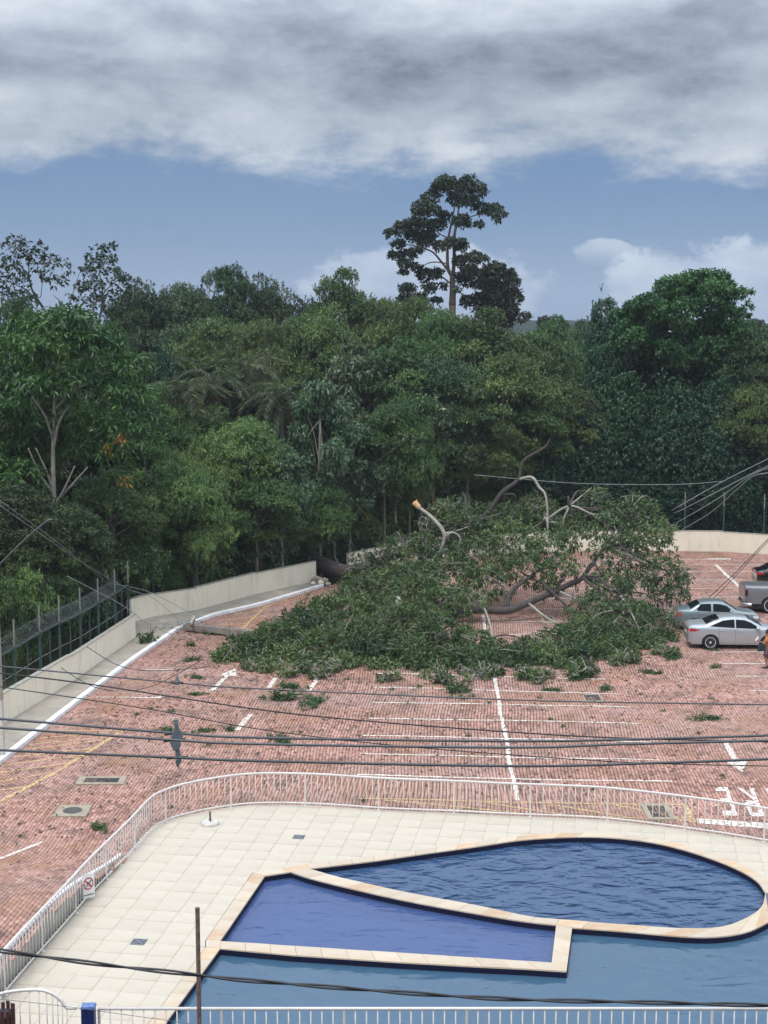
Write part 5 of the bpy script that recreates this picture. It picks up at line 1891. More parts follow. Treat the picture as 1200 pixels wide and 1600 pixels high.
hb = MB()
rng_h = np.random.default_rng(8)
rows = []
xs = np.linspace(-900, 900, 260)
prof = 11 + 2.5 * np.sin(xs / 130 + 1) + 2.5 * np.sin(xs / 47) + 4 * smoothstep(0) + np.clip((xs - 80) / 60, 0, 4)
for k, (yy, f_) in enumerate(((760, 0.0), (800, .55), (860, .85), (930, 1.0), (1100, .8))):
    rows.append([(x, yy + rng_h.normal(0, 6), -1 + f_ * p * 1.02 + (rng_h.uniform(-1, 1.6) if f_ else 0)) for x, p in zip(xs, prof)])
hb.grid(rows)
tag(hb.build('hill', mat('far_wood', (.024, .036, .026), 1.0, var=(.012, .022, .015), vscale=.12, detail=8, spec=0)), 'low wooded hills along the horizon', kind='structure')


def mast(px, top, Y, label, w_):
    x, y, z = A(px, top, Y)
    t = thing('lattice_mast', label, 'mast', (x, y, 0))
    b = MB()
    for a in range(3):
        w1 = a * 2.094
        b.tube([(w_ * math.cos(w1), w_ * math.sin(w1), 0), (w_ * .55 * math.cos(w1), w_ * .55 * math.sin(w1), z)], .10, 4)
    b.build('legs', M['mast'], t)
    b = MB()
    n = 22
    for k in range(n):
        z0, z1 = z * k / n, z * (k + 1) / n
        for a in range(3):
            r0, r1 = w_ * (1 - .45 * k / n), w_ * (1 - .45 * (k + 1) / n)
            b.tube([(r0 * math.cos(a * 2.094), r0 * math.sin(a * 2.094), z0), (r1 * math.cos((a + 1) * 2.094), r1 * math.sin((a + 1) * 2.094), z1)], .06, 3)
    b.build('bracing', M['mast'], t)
    b = MB(); b.lathe([(w_ * 1.1, z - 2.2), (w_ * 1.3, z - 1.8), (w_ * 1.3, z - .4), (w_ * .6, z)], n=8); b.build('antenna_ring', M['mast'], t)


M['mast'] = mat('mast_steel', (.22, .20, .21), .7)
mast(946, 466, 420, 'slim lattice mast on the horizon left of the vine tree', .6)
mast(325, 424, 420, 'thin lattice mast tip above the left wood', .45)


def far_house():
    x, y, z = A(1012, 520, 230)
    t = thing('far_house', 'white house glimpsed through gaps in the vine covered tree', 'house', (x, y, 0))
    b = MB(); b.box((0, 0, z / 2), (8.5, 7, z)); b.build('wall', M['house'], t)
    b = MB()
    b.add([(-4.8, -4, z), (4.8, -4, z), (4.8, 4, z), (-4.8, 4, z), (-4.8, 0, z + 1.6), (4.8, 0, z + 1.6)], [(0, 1, 5, 4), (2, 3, 4, 5), (0, 4, 3), (1, 2, 5)])
    b.build('roof', mat('pale_roof', (.40, .36, .34), .9), t)
    for k, xx in enumerate((-2.6, 0, 2.6)):
        b = MB(); b.box((xx, -3.53, z - 2.0), (1.3, .1, 1.3)); b.build('window', M['glass'], t)


M['house'] = mat('white_render', (.62, .57, .54), .9, var=(.54, .50, .47), vscale=.5)
M['glass'] = mat('dark_glass', (.004, .007, .008), .08, spec=.16)
far_house()

# skyline and middle trees: kind, x, top, depth, width, label
WOOD = [
    ('dark0', 20, 470, 96, 130, 'dense dark crown under the top left open tree, cut by the frame'),
    ('dark1', 215, 440, 116, 110, 'dark tree at the foot of the left open crowned trees'),
    ('dark2', 268, 438, 124, 105, 'dark knobbly treetop first right of the left open trees'),
    ('sparse0', 312, 452, 128, 90, 'loose dark treetop below the thin mast tip'),
    ('dark0', 362, 421, 124, 110, 'tallest dark treetop of the middle left skyline'),
    ('dark1', 412, 432, 125, 100, 'dark rounded treetop right of the tallest middle left one'),
    ('sparse1', 462, 443, 121, 90, 'loose dark treetop left of the white cumulus'),
    ('broad0', 540, 431, 112, 130, 'bright leafy treetop in front of the white cumulus'),
    ('broad1', 592, 455, 112, 100, 'leafy treetop just left of the tall lone tree'),
    ('broad2', 650, 474, 108, 130, 'green crown below the left side of the tall lone tree'),
    ('fine0', 705, 479, 104, 150, 'finely leaved crown under the stem of the tall lone tree'),
    ('broad0', 765, 492, 103, 160, 'broad green crown below the dark companion tree'),
    ('broad1', 830, 508, 106, 130, 'green crown sloping down right of the tall lone tree'),
    ('dark1', 912, 503, 126, 80, 'dark treetop in the dip left of the vine covered tree'),
    ('broad0', 868, 502, 122, 90, 'green treetop in the dip right of the companion tree'),
    ('fine1', 878, 522, 108, 120, 'pale fine crown left of the vine covered tree'),
    ('curtain0', 945, 492, 112, 100, 'dark vine hung tree left of the vine covered tree'),
    ('dark2', 1195, 500, 103, 110, 'dark tree at the right edge of the wood'),
    ('broad2', 340, 505, 108, 150, 'olive green crown below the middle left skyline'),
    ('fine0', 420, 495, 104, 150, 'feathery olive crown between the palms and the skyline'),
    ('broad1', 490, 480, 104, 130, 'green crown below the white cumulus, to its left'),
    ('pale0', 555, 520, 98, 130, 'grey green big leaved tree in the middle of the wood'),
    ('broad0', 630, 540, 98, 150, 'deep green crown in the centre of the wood'),
    ('dark1', 700, 560, 97, 150, 'shaded dark crown right of the centre of the wood'),
    ('broad2', 790, 560, 99, 150, 'broad crown right of centre facing the car park'),
    ('broad1', 870, 590, 102, 120, 'drooping green crown left of the dark vine wall'),
    ('dark0', 210, 520, 98, 130, 'dark crown behind the big left tree'),
    ('curtain1', 250, 560, 92, 110, 'dark hanging mass left of the dry palm'),
    ('dark1', 370, 590, 93, 90, 'dark rounded bush tree beside the dry palm'),
    ('fine1', 445, 570, 94, 110, 'light feathery tree right of the dry palm'),
    ('pale1', 500, 590, 88, 110, 'pale big leaved tree with drooping grey leaves'),
    ('fine0', 370, 650, 84, 160, 'light green feathery tree in front of the palms'),
    ('pale0', 440, 680, 84, 90, 'small pale leaved tree above the left wall'),
    ('fine1', 300, 720, 78, 120, 'light green feathery tree low behind the bent wall'),
    ('pale1', 545, 660, 90, 110, 'pale drooping tree above the snapped trunk'),
    ('broad0', 600, 640, 92, 120, 'green tree between pale drooping tree and slender stems'),
    ('dark2', 670, 650, 95, 120, 'dark tree behind the slender stems'),
    ('broad2', 750, 660, 99, 130, 'shaded green tree behind the bare raised branch'),
    ('curtain0', 830, 660, 101, 110, 'dark vine draped mass behind the raised bare branch'),
    ('curtain1', 905, 640, 102, 110, 'dark vine wall left of centre of the far wall'),
    ('curtain0', 975, 600, 103, 120, 'dark vine wall behind the right of the fallen crown'),
    ('curtain1', 1050, 600, 102, 120, 'dark vine wall above the first far fence post'),
    ('curtain0', 1120, 610, 102, 110, 'dark vine wall above the second far fence post'),
    ('broad1', 1185, 590, 101, 110, 'leafy tree at the right edge above the far wall'),
    ('curtain1', 1000, 500, 110, 120, 'dark vine mass under the left half of the vine covered tree'),
    ('curtain0', 1060, 540, 108, 120, 'dark vine mass under the middle of the vine covered tree'),
    ('curtain1', 1125, 520, 107, 110, 'dark vine mass under the right half of the vine covered tree'),
    ('curtain0', 940, 560, 105, 110, 'dark vine mass left below the vine covered tree'),
    ('broad2', 1170, 510, 112, 100, 'green crown right of the vine covered tree'),
    ('dark1', 300, 500, 112, 130, 'dark crown above the dry palm'),
    ('broad0', 255, 610, 84, 100, 'green crown low left of the dry palm'),
    ('fine0', 330, 630, 86, 120, 'feathery green crown just right below the dry palm'),
    ('broad1', 400, 740, 82, 120, 'green tree low above the middle of the left wall'),
    ('fine1', 480, 740, 87, 120, 'light feathery tree just left above the snapped trunk'),
    ('broad2', 180, 740, 74, 110, 'green tree behind the right half of the razor wire'),
    ('dark1', 100, 780, 69, 120, 'dark bush tree behind the middle of the razor wire'),
    ('broad0', 730, 600, 96, 130, 'mid green tree behind the raised bare branch, upper'),
    ('fine1', 640, 600, 93, 110, 'light fine tree above the slender stems'),
    ('broad1', 820, 600, 100, 130, 'green crown right of the raised bare branch'),
    ('curtain1', 1150, 560, 103, 120, 'dark vine wall left of the right edge tree'),
    ('rosette0', 20, 500, 74, 190, 'fresh green drooping leaved tree cut by the left edge'),
    ('rosette1', 165, 505, 80, 170, 'fresh green crown behind the big left tree, to its right'),
    ('dark2', 120, 640, 80, 150, 'dark tree filling the shade behind the left trunk'),
    ('broad2', 235, 690, 78, 100, 'green tree right of the left trunk, above the fence corner'),
    ('dark0', 20, 760, 68, 150, 'dark shady tree behind the razor wire at the left edge'),
]
for kind, px, tp, Y, w_, lab in WOOD:
    plant(kind, px, tp, Y, w_ * (1.32 if kind[:-1] in ('broad', 'dark', 'fine') else 1.1), lab)

gsh = 'shrubs along the back of the wall'
SHR = [('shrub0', -10, 900, 62, 90), ('shrub1', 40, 890, 65, 90), ('shrub0', 90, 880, 68, 90), ('shrub2', 140, 870, 71, 90), ('shrub0', 185, 850, 74.5, 90), ('shrub1', 235, 850, 78, 80), ('fine1', 288, 808, 79, 70), ('shrub0', 330, 820, 80, 100), ('shrub2', 385, 790, 84, 110), ('shrub0', 440, 800, 87, 110), ('shrub2', 495, 760, 90, 110),
       ('shrub1', 545, 780, 92, 100), ('shrub0', 600, 770, 95, 110), ('shrub1', 650, 750, 98, 110), ('shrub0', 710, 755, 100, 110), ('shrub1', 770, 750, 101, 110), ('shrub0', 830, 760, 101, 110), ('curtain1', 890, 740, 101.5, 110), ('curtain0', 950, 720, 101.5, 110), ('curtain1', 1010, 730, 101.5, 110), ('curtain0', 1075, 720, 101.5, 110), ('curtain1', 1140, 720, 101.5, 110), ('curtain0', 1200, 700, 101, 110), ('shrub1', 260, 880, 77.5, 60), ('shrub0', 410, 850, 85, 80), ('shrub2', 560, 830, 92, 80)]
UNDER = [('fine0', 270, 700, 79, 120, 'feathery light bush left of the palms, low'), ('fine1', 335, 690, 82, 120, 'feathery light bush below the dry palm'), ('fine0', 405, 700, 85, 120, 'feathery light bush in the middle left understory'), ('pale1', 460, 700, 88, 90, 'pale leaved bush tree over the left wall'), ('fine1', 520, 710, 91, 110, 'feathery bush above the torn trunk end'), ('broad1', 575, 690, 94, 110, 'green understory tree left of the slender stems'),
         ('fine0', 625, 720, 97, 100, 'feathery bush behind the slender stems, left'), ('broad0', 690, 700, 99.5, 110, 'green understory tree right of the slender stems'), ('fine1', 745, 700, 101, 110, 'feathery bush behind the torn pale branch'), ('dark1', 800, 690, 102, 110, 'dark understory tree behind the bare raised branch'), ('broad2', 860, 680, 103, 110, 'green understory tree right of the bare raised branch'),
         ('pale0', 160, 720, 76, 100, 'pale leaved understory tree right of the forked trunk'), ('broad1', 225, 770, 77, 90, 'green bush tree behind the wall corner, upper'), ('broad0', 60, 830, 67, 110, 'green bush tree behind the razor wire, left of the trunk'), ('shrub0', 130, 820, 70.5, 110, 'dense bush right of the forked trunk foot'), ('shrub1', 200, 810, 75.5, 110, 'light bush over the razor wire end'),
         ('shrub1', 300, 790, 79.5, 90, 'light bush behind the bend of the left wall, upper'), ('shrub0', 365, 770, 83, 110, 'dense bush behind the left wall, upper middle'), ('shrub2', 425, 760, 86.5, 100, 'pale bush behind the left wall, upper right'), ('shrub0', 520, 790, 91, 100, 'dense bush behind the torn trunk end, upper'), ('shrub1', 580, 760, 94.5, 100, 'light bush between wall gap and slender stems'), ('shrub0', 640, 790, 97.5, 100, 'dense bush at the far wall behind the stems'), ('shrub1', 700, 790, 99.6, 100, 'light bush at the far wall behind the torn pale branch'), ('shrub0', 770, 780, 100.6, 100, 'dense bush at the far wall behind the upper branches')]
for kind, px, tp, Y, w_, lab in UNDER:
    plant(kind, px, tp, Y, w_ * 1.15, lab, 'understory_tree', group='understory of the wood')
WHERE = ['at the left edge behind the razor wire', 'behind the razor wire near the left edge', 'below the big left trunk', 'behind the middle of the razor wire', 'behind the right end of the razor wire', 'behind the wall corner', 'pale and pointed above the bent wall', 'above the bend of the left wall', 'pale leaved above the middle of the left wall', 'low above the left wall right of its middle', 'pale leaved just left of the snapped trunk', 'right above the snapped trunk', 'left of the slender stems', 'at the foot of the slender stems', 'right of the slender stems', 'behind the raised bare branch', 'behind the middle of the fallen crown', 'dark with vines behind the middle of the far wall', 'dark with vines behind the right half of the fallen crown', 'dark with vines left of the first far fence post', 'dark with vines between first and second far fence posts', 'dark with vines between second and third far fence posts', 'dark with vines at the right edge above the far wall', 'small and low at the wall corner', 'small and low behind the middle of the left wall', 'small and low behind the broken gap of the wall']
for (kind, px, tp, Y, w_), wh in zip(SHR, WHERE):
    plant(kind, px, tp, Y, w_, 'leafy shrub ' + wh, 'shrub', 'shrub', gsh)


# the big tree at the left with its visible forked trunk
def left_tree():
    Y = 71.0
    rng = np.random.default_rng(66)
    org = np.array([*A(92, 920, Y)[:2], 0.])
    t = thing('forked_tree', 'big left tree with slim grey forked trunk and drooping fresh green leaves', 'tree', tuple(org))
    cl = [(60, 510, 45), (110, 505, 45), (30, 545, 45), (90, 550, 50), (150, 545, 45), (20, 600, 45), (60, 610, 40), (120, 600, 45), (170, 590, 40), (200, 620, 38), (230, 650, 30), (150, 650, 45), (190, 670, 42), (100, 660, 40), (50, 660, 45), (20, 690, 40), (225, 690, 28), (130, 700, 30), (30, 740, 35), (60, 770, 22), (180, 710, 28), (10, 640, 40), (75, 520, 40), (130, 525, 40), (200, 570, 30), (15, 780, 25)]
    parts = []
    for cx, cy, r in cl:
        R = r * Y / F
        c = np.array([A(cx, cy, Y + rng.normal(0, 1.2))])
        P, D = clump_points(c, np.array([R]), .6, int(56 * (r / 40) ** 2), rng, .35)
        parts.append(leaf_arrays(P, D, 10, .38, .105, .6, .85, rng, np.full(len(P), rng.normal(.5, .14))))
    link('crown', leaf_mesh('crown', [(V - org, T) for V, T in parts], L['rosette']), t)
    b = MB(tuple(org))
    px_tube(b, [(94, 1000), (92, 900), (87, 830), (84, 780), (83, 700), (86, 620), (92, 560)], [Y] * 7, [.20, .17, .15, .13, .10, .08, .03], 8)
    b.build('trunk', M['bark_pale'], t, smooth=True)
    for pts in ([(87, 790), (100, 765), (117, 728)], [(86, 785), (112, 758), (137, 730)], [(83, 765), (72, 735), (56, 700)], [(82, 770), (62, 740), (44, 700)], [(84, 700), (92, 660), (110, 630)], [(84, 690), (70, 650), (50, 620)], [(86, 640), (115, 610), (150, 595)]):
        b = MB(tuple(org)); px_tube(b, pts, [Y, Y - .4, Y - .8], [.075, .06, .03], 6); b.build('branch', M['bark_pale'], t, smooth=True)
    for cx, cy, r in ((45, 792, 7), (55, 799, 8), (172, 700, 8), (192, 684, 7), (193, 752, 6)):
        c = np.array([A(cx, cy, Y - 1.5)])
        P, D = clump_points(c, np.array([r * Y / F]), 1.0, 8, rng, .6)
        link('yellow_leaves', leaf_mesh('yellow_leaves', [(V - org, T) for V, T in [leaf_arrays(P, D, 3, .26, .12, .7, .6, rng, np.full(8, .5))]], L['yellow']), t)


left_tree()

# slender bare stems above the far wall
gst = 'slender stems in front of the wood'
for lab, pts, Y, r, mm in (('slender leaning grey stem, first from the left', [(618, 790), (627, 740), (635, 688), (640, 640)], 93, [.09, .08, .07, .03], 'bark_pale'), ('straight slender grey stem in the middle', [(658, 800), (661, 740), (665, 690), (668, 630)], 93, [.13, .12, .10, .04], 'bark'), ('straight slender reddish stem on the right', [(676, 800), (677, 740), (679, 700), (680, 650)], 93, [.12, .11, .10, .05], 'bark_warm'), ('pale dead stem leaning up to the right across the others', [(560, 735), (590, 720), (615, 702), (641, 684)], 91.5, [.07, .08, .08, .06], 'bark_pale')):
    o = A(pts[0][0], pts[0][1], Y)
    t = thing('slender_stem', lab, 'tree trunk', (o[0], Y, 0), group=gst)
    b = MB((o[0], Y, 0))
    px_tube(b, pts, [Y] * len(pts), r, 7)
    b.tube([(o[0], Y + .02, -.1), o], [r[0] * 1.1, r[0]], 7)
    b.build('stem', M[mm], t, smooth=True)
    e = A(*pts[-1], Y)
    rg = np.random.default_rng(int(o[0] * 10) % 97)
    P, D = clump_points(np.array([[0, 0, e[2]], [.5, .2, e[2] - .4], [-.5, .3, e[2] - .3]]) + np.array([e[0] - o[0], 0, 0]), np.array([.6, .5, .5]), .6, 14, rg)
    link('leaves', leaf_mesh('leaves', [leaf_arrays(P, D, 7, .40, .16, .5, .8, rg, np.full(len(P), .5))], L['pale']), t)


# palms
def frond_mesh(seed, ln, dead):
    rng = np.random.default_rng(seed)
    n = 46
    t = np.linspace(.12, 1, n)
    x = ln * t * (1 - .18 * t)
    z = ln * (.55 * t - .95 * t * t)
    C = np.stack([x, np.zeros(n), z], 1)
    parts = []
    for s in (-1, 1):
        D = np.tile([[.45, s * .75, -.55 if dead else -.25]], (n, 1))
        V, T = leaf_arrays(C, unit(D) * 2.2, 2, ln * .24, .05, .35, .18, rng, np.full(n, .5), jit=.02)
        parts.append((V, T))
    return leaf_mesh('frond', parts, L['dead'] if dead else L['palm'])


FR = [frond_mesh(400 + i, 2.9, False) for i in range(3)]
FD = [frond_mesh(410 + i, 2.9, True) for i in range(2)]
for px, top, Y, lab, nd in ((285, 585, 86, 'dry palm with brown hanging fronds in the left of the wood', 9), (335, 560, 92, 'palm with dull arching fronds right of the dry palm', 4), (385, 545, 95, 'palm with upright green fronds left of centre', 1), (240, 540, 95, 'palm with grey green fronds above the fence corner', 2), (440, 590, 91, 'low palm with drooping fronds among the feathery trees', 2)):
    x, y, z = A(px, top + 35, Y)
    t = thing('palm_tree', lab, 'palm', (x, y, 0), group='palms in the wood')
    b = MB(); b.tube([(0, 0, -.2), (.15, 0, z * .5), (0, 0, z)], [.17, .15, .13], 8); b.build('trunk', M['bark'], t, smooth=True)
    for k in range(17):
        dead = k < nd
        o = link('frond', (FD if dead else FR)[k % (2 if dead else 3)], t, (0, 0, z))
        o.rotation_euler = (0, (random.uniform(.5, 1.1) if dead else random.uniform(-.75, .35)), k * 2.4 + random.uniform(-.2, .2))


# ================================================================== CARS
def car_paint(name, col, rough=.28):
    m = mat(name, col, rough, metal=.45, spec=.5, coat=.6)
    return m


M['rubber'] = mat('tyre_rubber', (.018, .018, .019), .85)
M['alloy'] = mat('alloy_rim', (.60, .61, .62), .35, metal=.2)
M['trim'] = mat('black_trim', (.014, .015, .016), .6)
M['tail_red'] = mat('tail_light_red', (.42, .018, .022), .15, coat=.5)
M['tail_clear'] = mat('lamp_clear', (.72, .74, .76), .12, coat=.5)
M['chrome'] = mat('chrome_bumper', (.55, .56, .58), .18, metal=.9)
M['plate'] = mat('number_plate', (.48, .48, .46), .5)


def car(name, label, loc, rz, sp):
    t = thing(name, label, sp.get('cat', 'car'), loc, rz, 'cars parked at the right')
    Lc, W = sp['L'], sp['W']
    prof = sp['prof']
    px_, pz_ = [p[0] for p in prof], [p[1] for p in prof]
    ztop = lambda x: float(np.interp(x, px_, pz_))
    belt = lambda x: float(np.interp(x, [0, Lc], sp['belt']))
    def Wd(x):
        e = 1.0
        if x < .55: e -= .13 * ((.55 - x) / .55) ** 2.2
        if x > Lc - .75: e -= .20 * ((x - Lc + .75) / .75) ** 2.0
        return W * e
    wr, aR = sp['wr'], sp['wr'] + .075
    def zb(x):
        z = sp.get('sill', .22) + (.10 if (x < .12 or x > Lc - .12) else 0)
        for wx in sp['wheels']:
            d = abs(x - wx)
            if d < aR: z = max(z, wr + math.sqrt(aR * aR - d * d) - .02)
        return z
    k = sp.get('tumble', .36)
    def section(x):
        zt_, w_, bz = ztop(x), Wd(x), belt(x)
        b0 = zb(x)
        m1 = max(b0 + .02, .50)
        sh = min(bz, zt_ - .05)
        sh = max(sh, m1 + .03)
        yb = w_ * .975
        P = [(w_ * .93, b0), (w_ * .975, b0 + (m1 - b0) * .4), (w_, m1), (w_ * .995, (m1 + sh) / 2), (yb + .006, sh - .02), (yb, sh)]
        up = max(0.0, zt_ - .055 - sh)
        yr = yb - k * up - .02
        P += [(yb - k * up * .33 - .01, sh + up * .33), (yb - k * up * .66 - .015, sh + up * .66), (yr, sh + up)]
        P += [(yr - .045, zt_ - .025), (yr - .12, zt_ - .006), (yr * .5, zt_ + .012), (0, zt_ + .018)]
        return P
    xs = sorted(set(list(np.linspace(0, Lc, 110)) + [wx + s * a for wx in sp['wheels'] for s in (-1, 1) for a in (aR, aR * .97, aR * .85)] + px_))
    rows = []
    for x in xs:
        S_ = section(x)
        rows.append([(x, -y, z) for y, z in S_] + [(x, y, z) for y, z in S_[::-1][1:]])
    b = MB()
    b.grid(rows)
    n = len(rows[0])
    b.add(rows[0], [tuple(range(n))]); b.add(rows[-1], [tuple(range(n - 1, -1, -1))])
    body = b.build('body', sp['paint'], t, smooth=True, angle=38)
    # dark underside and wheel wells
    b = MB()
    b.box((Lc / 2, 0, .42), (Lc - .5, W * 1.72, .40)); b.build('underbody', M['trim'], t)
    def yat(x, z):
        S_ = section(x)
        zz = [q[1] for q in S_[:9]]
        return float(np.interp(z, zz, [q[0] for q in S_[:9]]))
    def side_patch(nm, top, bot, m, off=.006, nx=16, nz=5):
        """top and bottom lines (x, z) that share their x range"""
        x0, x1 = bot[0][0], bot[-1][0]
        for s in (-1, 1):
            rows = []
            for i in range(nx + 1):
                x = x0 + (x1 - x0) * i / nx
                zt2 = float(np.interp(x, [q[0] for q in top], [q[1] for q in top]))
                zl2 = float(np.interp(x, [q[0] for q in bot], [q[1] for q in bot]))
                rows.append([(x, s * (yat(x, zl2 + (zt2 - zl2) * j / nz) + off), zl2 + (zt2 - zl2) * j / nz) for j in range(nz + 1)])
            q = MB(); q.grid(rows); q.build(nm, M[m], t, smooth=True)
    for top, bot in sp['side_glass']:
        side_patch('side_window', top, bot, 'glass')
    def top_patch(nm, x0, x1, f0, f1, m, off=.008, nx=10):
        rows = []
        for i in range(nx + 1):
            x = x0 + (x1 - x0) * i / nx
            S_ = section(x)
            yr = S_[9][0] * (f0 + (f1 - f0) * i / nx)
            rows.append([(x, yr * u, ztop(x) + .018 - .02 * abs(u) ** 3 + off) for u in np.linspace(-1, 1, 9)])
        q = MB(); q.grid(rows); return q.build(nm, M[m], t, smooth=True)
    for (nm, x0, x1, f0, f1) in sp['top_glass']:
        top_patch(nm, x0, x1, f0, f1, 'glass')
    # wheels
    ty = MB(); ty.lathe([(wr * .66, -.10), (wr * .92, -.11), (wr, -.075), (wr, .075), (wr * .92, .11), (wr * .66, .10)], n=28, axis='y'); tym = ty.mesh('tyre', M['rubber'], True)
    ri = MB()
    ri.lathe([(wr * .70, .09), (wr * .76, .118), (wr * .68, .113), (wr * .64, .05)], n=28, axis='y', cap=False)
    for a in range(sp.get('spokes', 6)):
        w_ = a * 2 * math.pi / sp.get('spokes', 6)
        c, s = math.cos(w_), math.sin(w_)
        p, q = .05, wr * .70
        wd = .038
        ri.add([(p * c - wd * s, .085, p * s + wd * c), (q * c - wd * 1.3 * s, .10, q * s + wd * 1.3 * c), (q * c + wd * 1.3 * s, .10, q * s - wd * 1.3 * c), (p * c + wd * s, .085, p * s - wd * c)], [(0, 1, 2, 3)])
    ri.lathe([(.06, .08), (.055, .10), (.0, .105)], n=12, axis='y', cap=False)
    rim = ri.mesh('rim', M['alloy'])
    ds = MB(); ds.lathe([(wr * .66, .03), (.0, .03)], n=20, axis='y', cap=False); dsm = ds.mesh('brake_disc', M['trim'])
    for wx in sp['wheels']:
        for s in (-1, 1):
            o = link('wheel', tym, t, (wx, s * (W - .115), wr))
            o.rotation_euler = (0, 0, 0 if s > 0 else math.pi)
            link('rim', rim, o); link('brake_disc', dsm, o)
    # seams, handles, mirrors
    for x, z0, z1 in sp['seams']:
        for s in (-1, 1):
            q = MB(); q.tube([(x + dx, s * (yat(x, z) + .001), z) for z, dx in zip(np.linspace(z0, z1, 7), np.linspace(0, sp.get('seam_lean', 0), 7))], .006, 4); q.build('door_seam', M['trim'], t)
    for x, z in sp['handles']:
        for s in (-1, 1):
            q = MB(); q.box((x, s * (yat(x, z) + .015), z), (.20, .03, .035)); o = q.build('door_handle', sp['paint'], t); bv = o.modifiers.new('b', 'BEVEL'); bv.width = .012
    if 'mirror' in sp:
        x, z = sp['mirror']
        for s in (-1, 1):
            q = MB(); q.lathe([(.0, -.11), (.07, -.09), (.085, 0), (.07, .09), (.0, .11)], (x, s * (yat(x, z) + .10), z + .03), 12, axis='y', cap=False); q.tube([(x, s * yat(x, z), z - .01), (x, s * (yat(x, z) + .08), z + .01)], .025, 6); q.build('mirror', sp['paint'], t, smooth=True)
    for nm, top, bot, m in sp.get('lamps', []):
        side_patch(nm, top, bot, m, off=.010, nx=8, nz=3)
    for nm, y0, y1, z0, z1, m in sp.get('rear', []):
        for s in ((-1, 1) if y0 > 0 else (1,)):
            q = MB(); q.box((-.006, s * (y0 + y1) / 2, (z0 + z1) / 2), (.02, abs(y1 - y0), z1 - z0)); q.build(nm, M[m] if isinstance(m, str) else m, t)
    if sp.get('bumper', True):
        for x, s in ((.0, -1), (Lc, 1)):
            q = MB()
            q.tube(catmull([(x - s * .35, -Wd(x - s * .35) * 1.005, .46), (x - s * .02, -W * .80, .44), (x + s * .035, 0, .44), (x - s * .02, W * .80, .44), (x - s * .35, Wd(x - s * .35) * 1.005, .46)], 6), .10, 8)
            q.build('bumper', sp.get('bumper_mat', sp['paint']), t, smooth=True)
    return t


silver = car_paint('silver_paint', (.43, .45, .465))
green = car_paint('grey_green_paint', (.235, .285, .30))
grey = car_paint('gunmetal_paint', (.22, .225, .23))
black = car_paint('black_paint', (.016, .018, .020), .15)
RZ = math.radians(-3.2)
x, y, _ = G(1111, 1014)
car('silver_sedan', 'silver sedan parked nearest, beside the tip of the fallen tree', (x - 1.02, y + .86, 0), RZ, dict(
    bumper=False, L=4.62, W=.885, wr=.325, wheels=[1.02, 3.70], spokes=7, belt=(1.02, .93), tumble=.40, paint=silver,
    prof=[(0, .92), (.03, 1.0), (.14, 1.075), (.50, 1.11), (.78, 1.13), (1.15, 1.30), (1.45, 1.405), (1.8, 1.46), (2.2, 1.478), (2.6, 1.455), (2.85, 1.39), (3.2, 1.20), (3.48, 1.04), (3.7, .985), (4.1, .91), (4.4, .80), (4.56, .66), (4.62, .52)],
    side_glass=[([(1.02, 1.09), (1.25, 1.20), (1.6, 1.345), (2.05, 1.395), (2.13, 1.395)], [(1.02, 1.075), (2.13, 1.02)]), ([(2.19, 1.395), (2.6, 1.37), (2.9, 1.26), (3.28, 1.02)], [(2.19, 1.015), (3.28, .985)])],
    top_glass=[('rear_window', .82, 1.44, .84, .90), ('windshield', 2.78, 3.42, .90, .86)],
    seams=[(1.42, .55, .99), (2.16, .30, 1.0), (3.30, .45, .92)], handles=[(1.55, .90), (2.40, .88)], mirror=(3.18, 1.0),
    lamps=[('tail_light', [(.04, .97), (.25, .965), (.52, .92)], [(.04, .83), (.25, .835), (.52, .905)], 'tail_red'), ('headlight', [(4.0, .78), (4.35, .78)], [(4.0, .72), (4.35, .64)], 'tail_clear')],
    rear=[('tail_light', .46, .76, .84, .96, 'tail_red'), ('boot_trim', -.46, .46, .865, .90, 'chrome'), ('number_plate', -.20, .20, .62, .74, 'plate')]))
x, y, _ = G(1086, 986)
car('grey_green_sedan', 'grey green sedan parked behind the silver sedan', (x - .85, y + .83, 0), RZ, dict(
    bumper=False, L=4.14, W=.82, wr=.29, wheels=[.85, 3.28], spokes=5, belt=(.99, .93), tumble=.38, paint=green,
    prof=[(0, .88), (.03, .97), (.10, 1.02), (.45, 1.06), (.66, 1.08), (.95, 1.26), (1.15, 1.36), (1.5, 1.42), (1.9, 1.435), (2.25, 1.42), (2.42, 1.37), (2.75, 1.16), (3.0, 1.0), (3.2, .96), (3.75, .90), (3.98, .80), (4.10, .66), (4.14, .5)],
    side_glass=[([(.98, 1.14), (1.16, 1.34), (1.58, 1.355), (1.66, 1.355)], [(.98, 1.02), (1.66, .99)]), ([(1.76, 1.355), (2.1, 1.345), (2.45, 1.25), (2.70, 1.02)], [(1.76, .985), (2.70, .96)])],
    top_glass=[('rear_window', .68, 1.12, .84, .88), ('windshield', 2.36, 2.96, .90, .88)],
    seams=[(1.05, .55, .96), (1.71, .30, .98), (2.80, .45, .92)], handles=[(1.22, .88), (1.92, .87)], mirror=(2.62, .98),
    lamps=[('tail_light', [(.03, .93), (.22, .92)], [(.03, .74), (.22, .77)], 'tail_amber'), ('headlight', [(3.72, .80), (4.0, .76)], [(3.72, .68), (4.0, .64)], 'tail_clear')],
    rear=[('tail_light', .50, .74, .74, .93, 'tail_amber'), ('number_plate', -.2, .2, .66, .78, 'plate')])) if M.setdefault('tail_amber', mat('tail_light_amber', (.36, .10, .06), .2, coat=.5)) else None
x, y, _ = G(1187, 958)
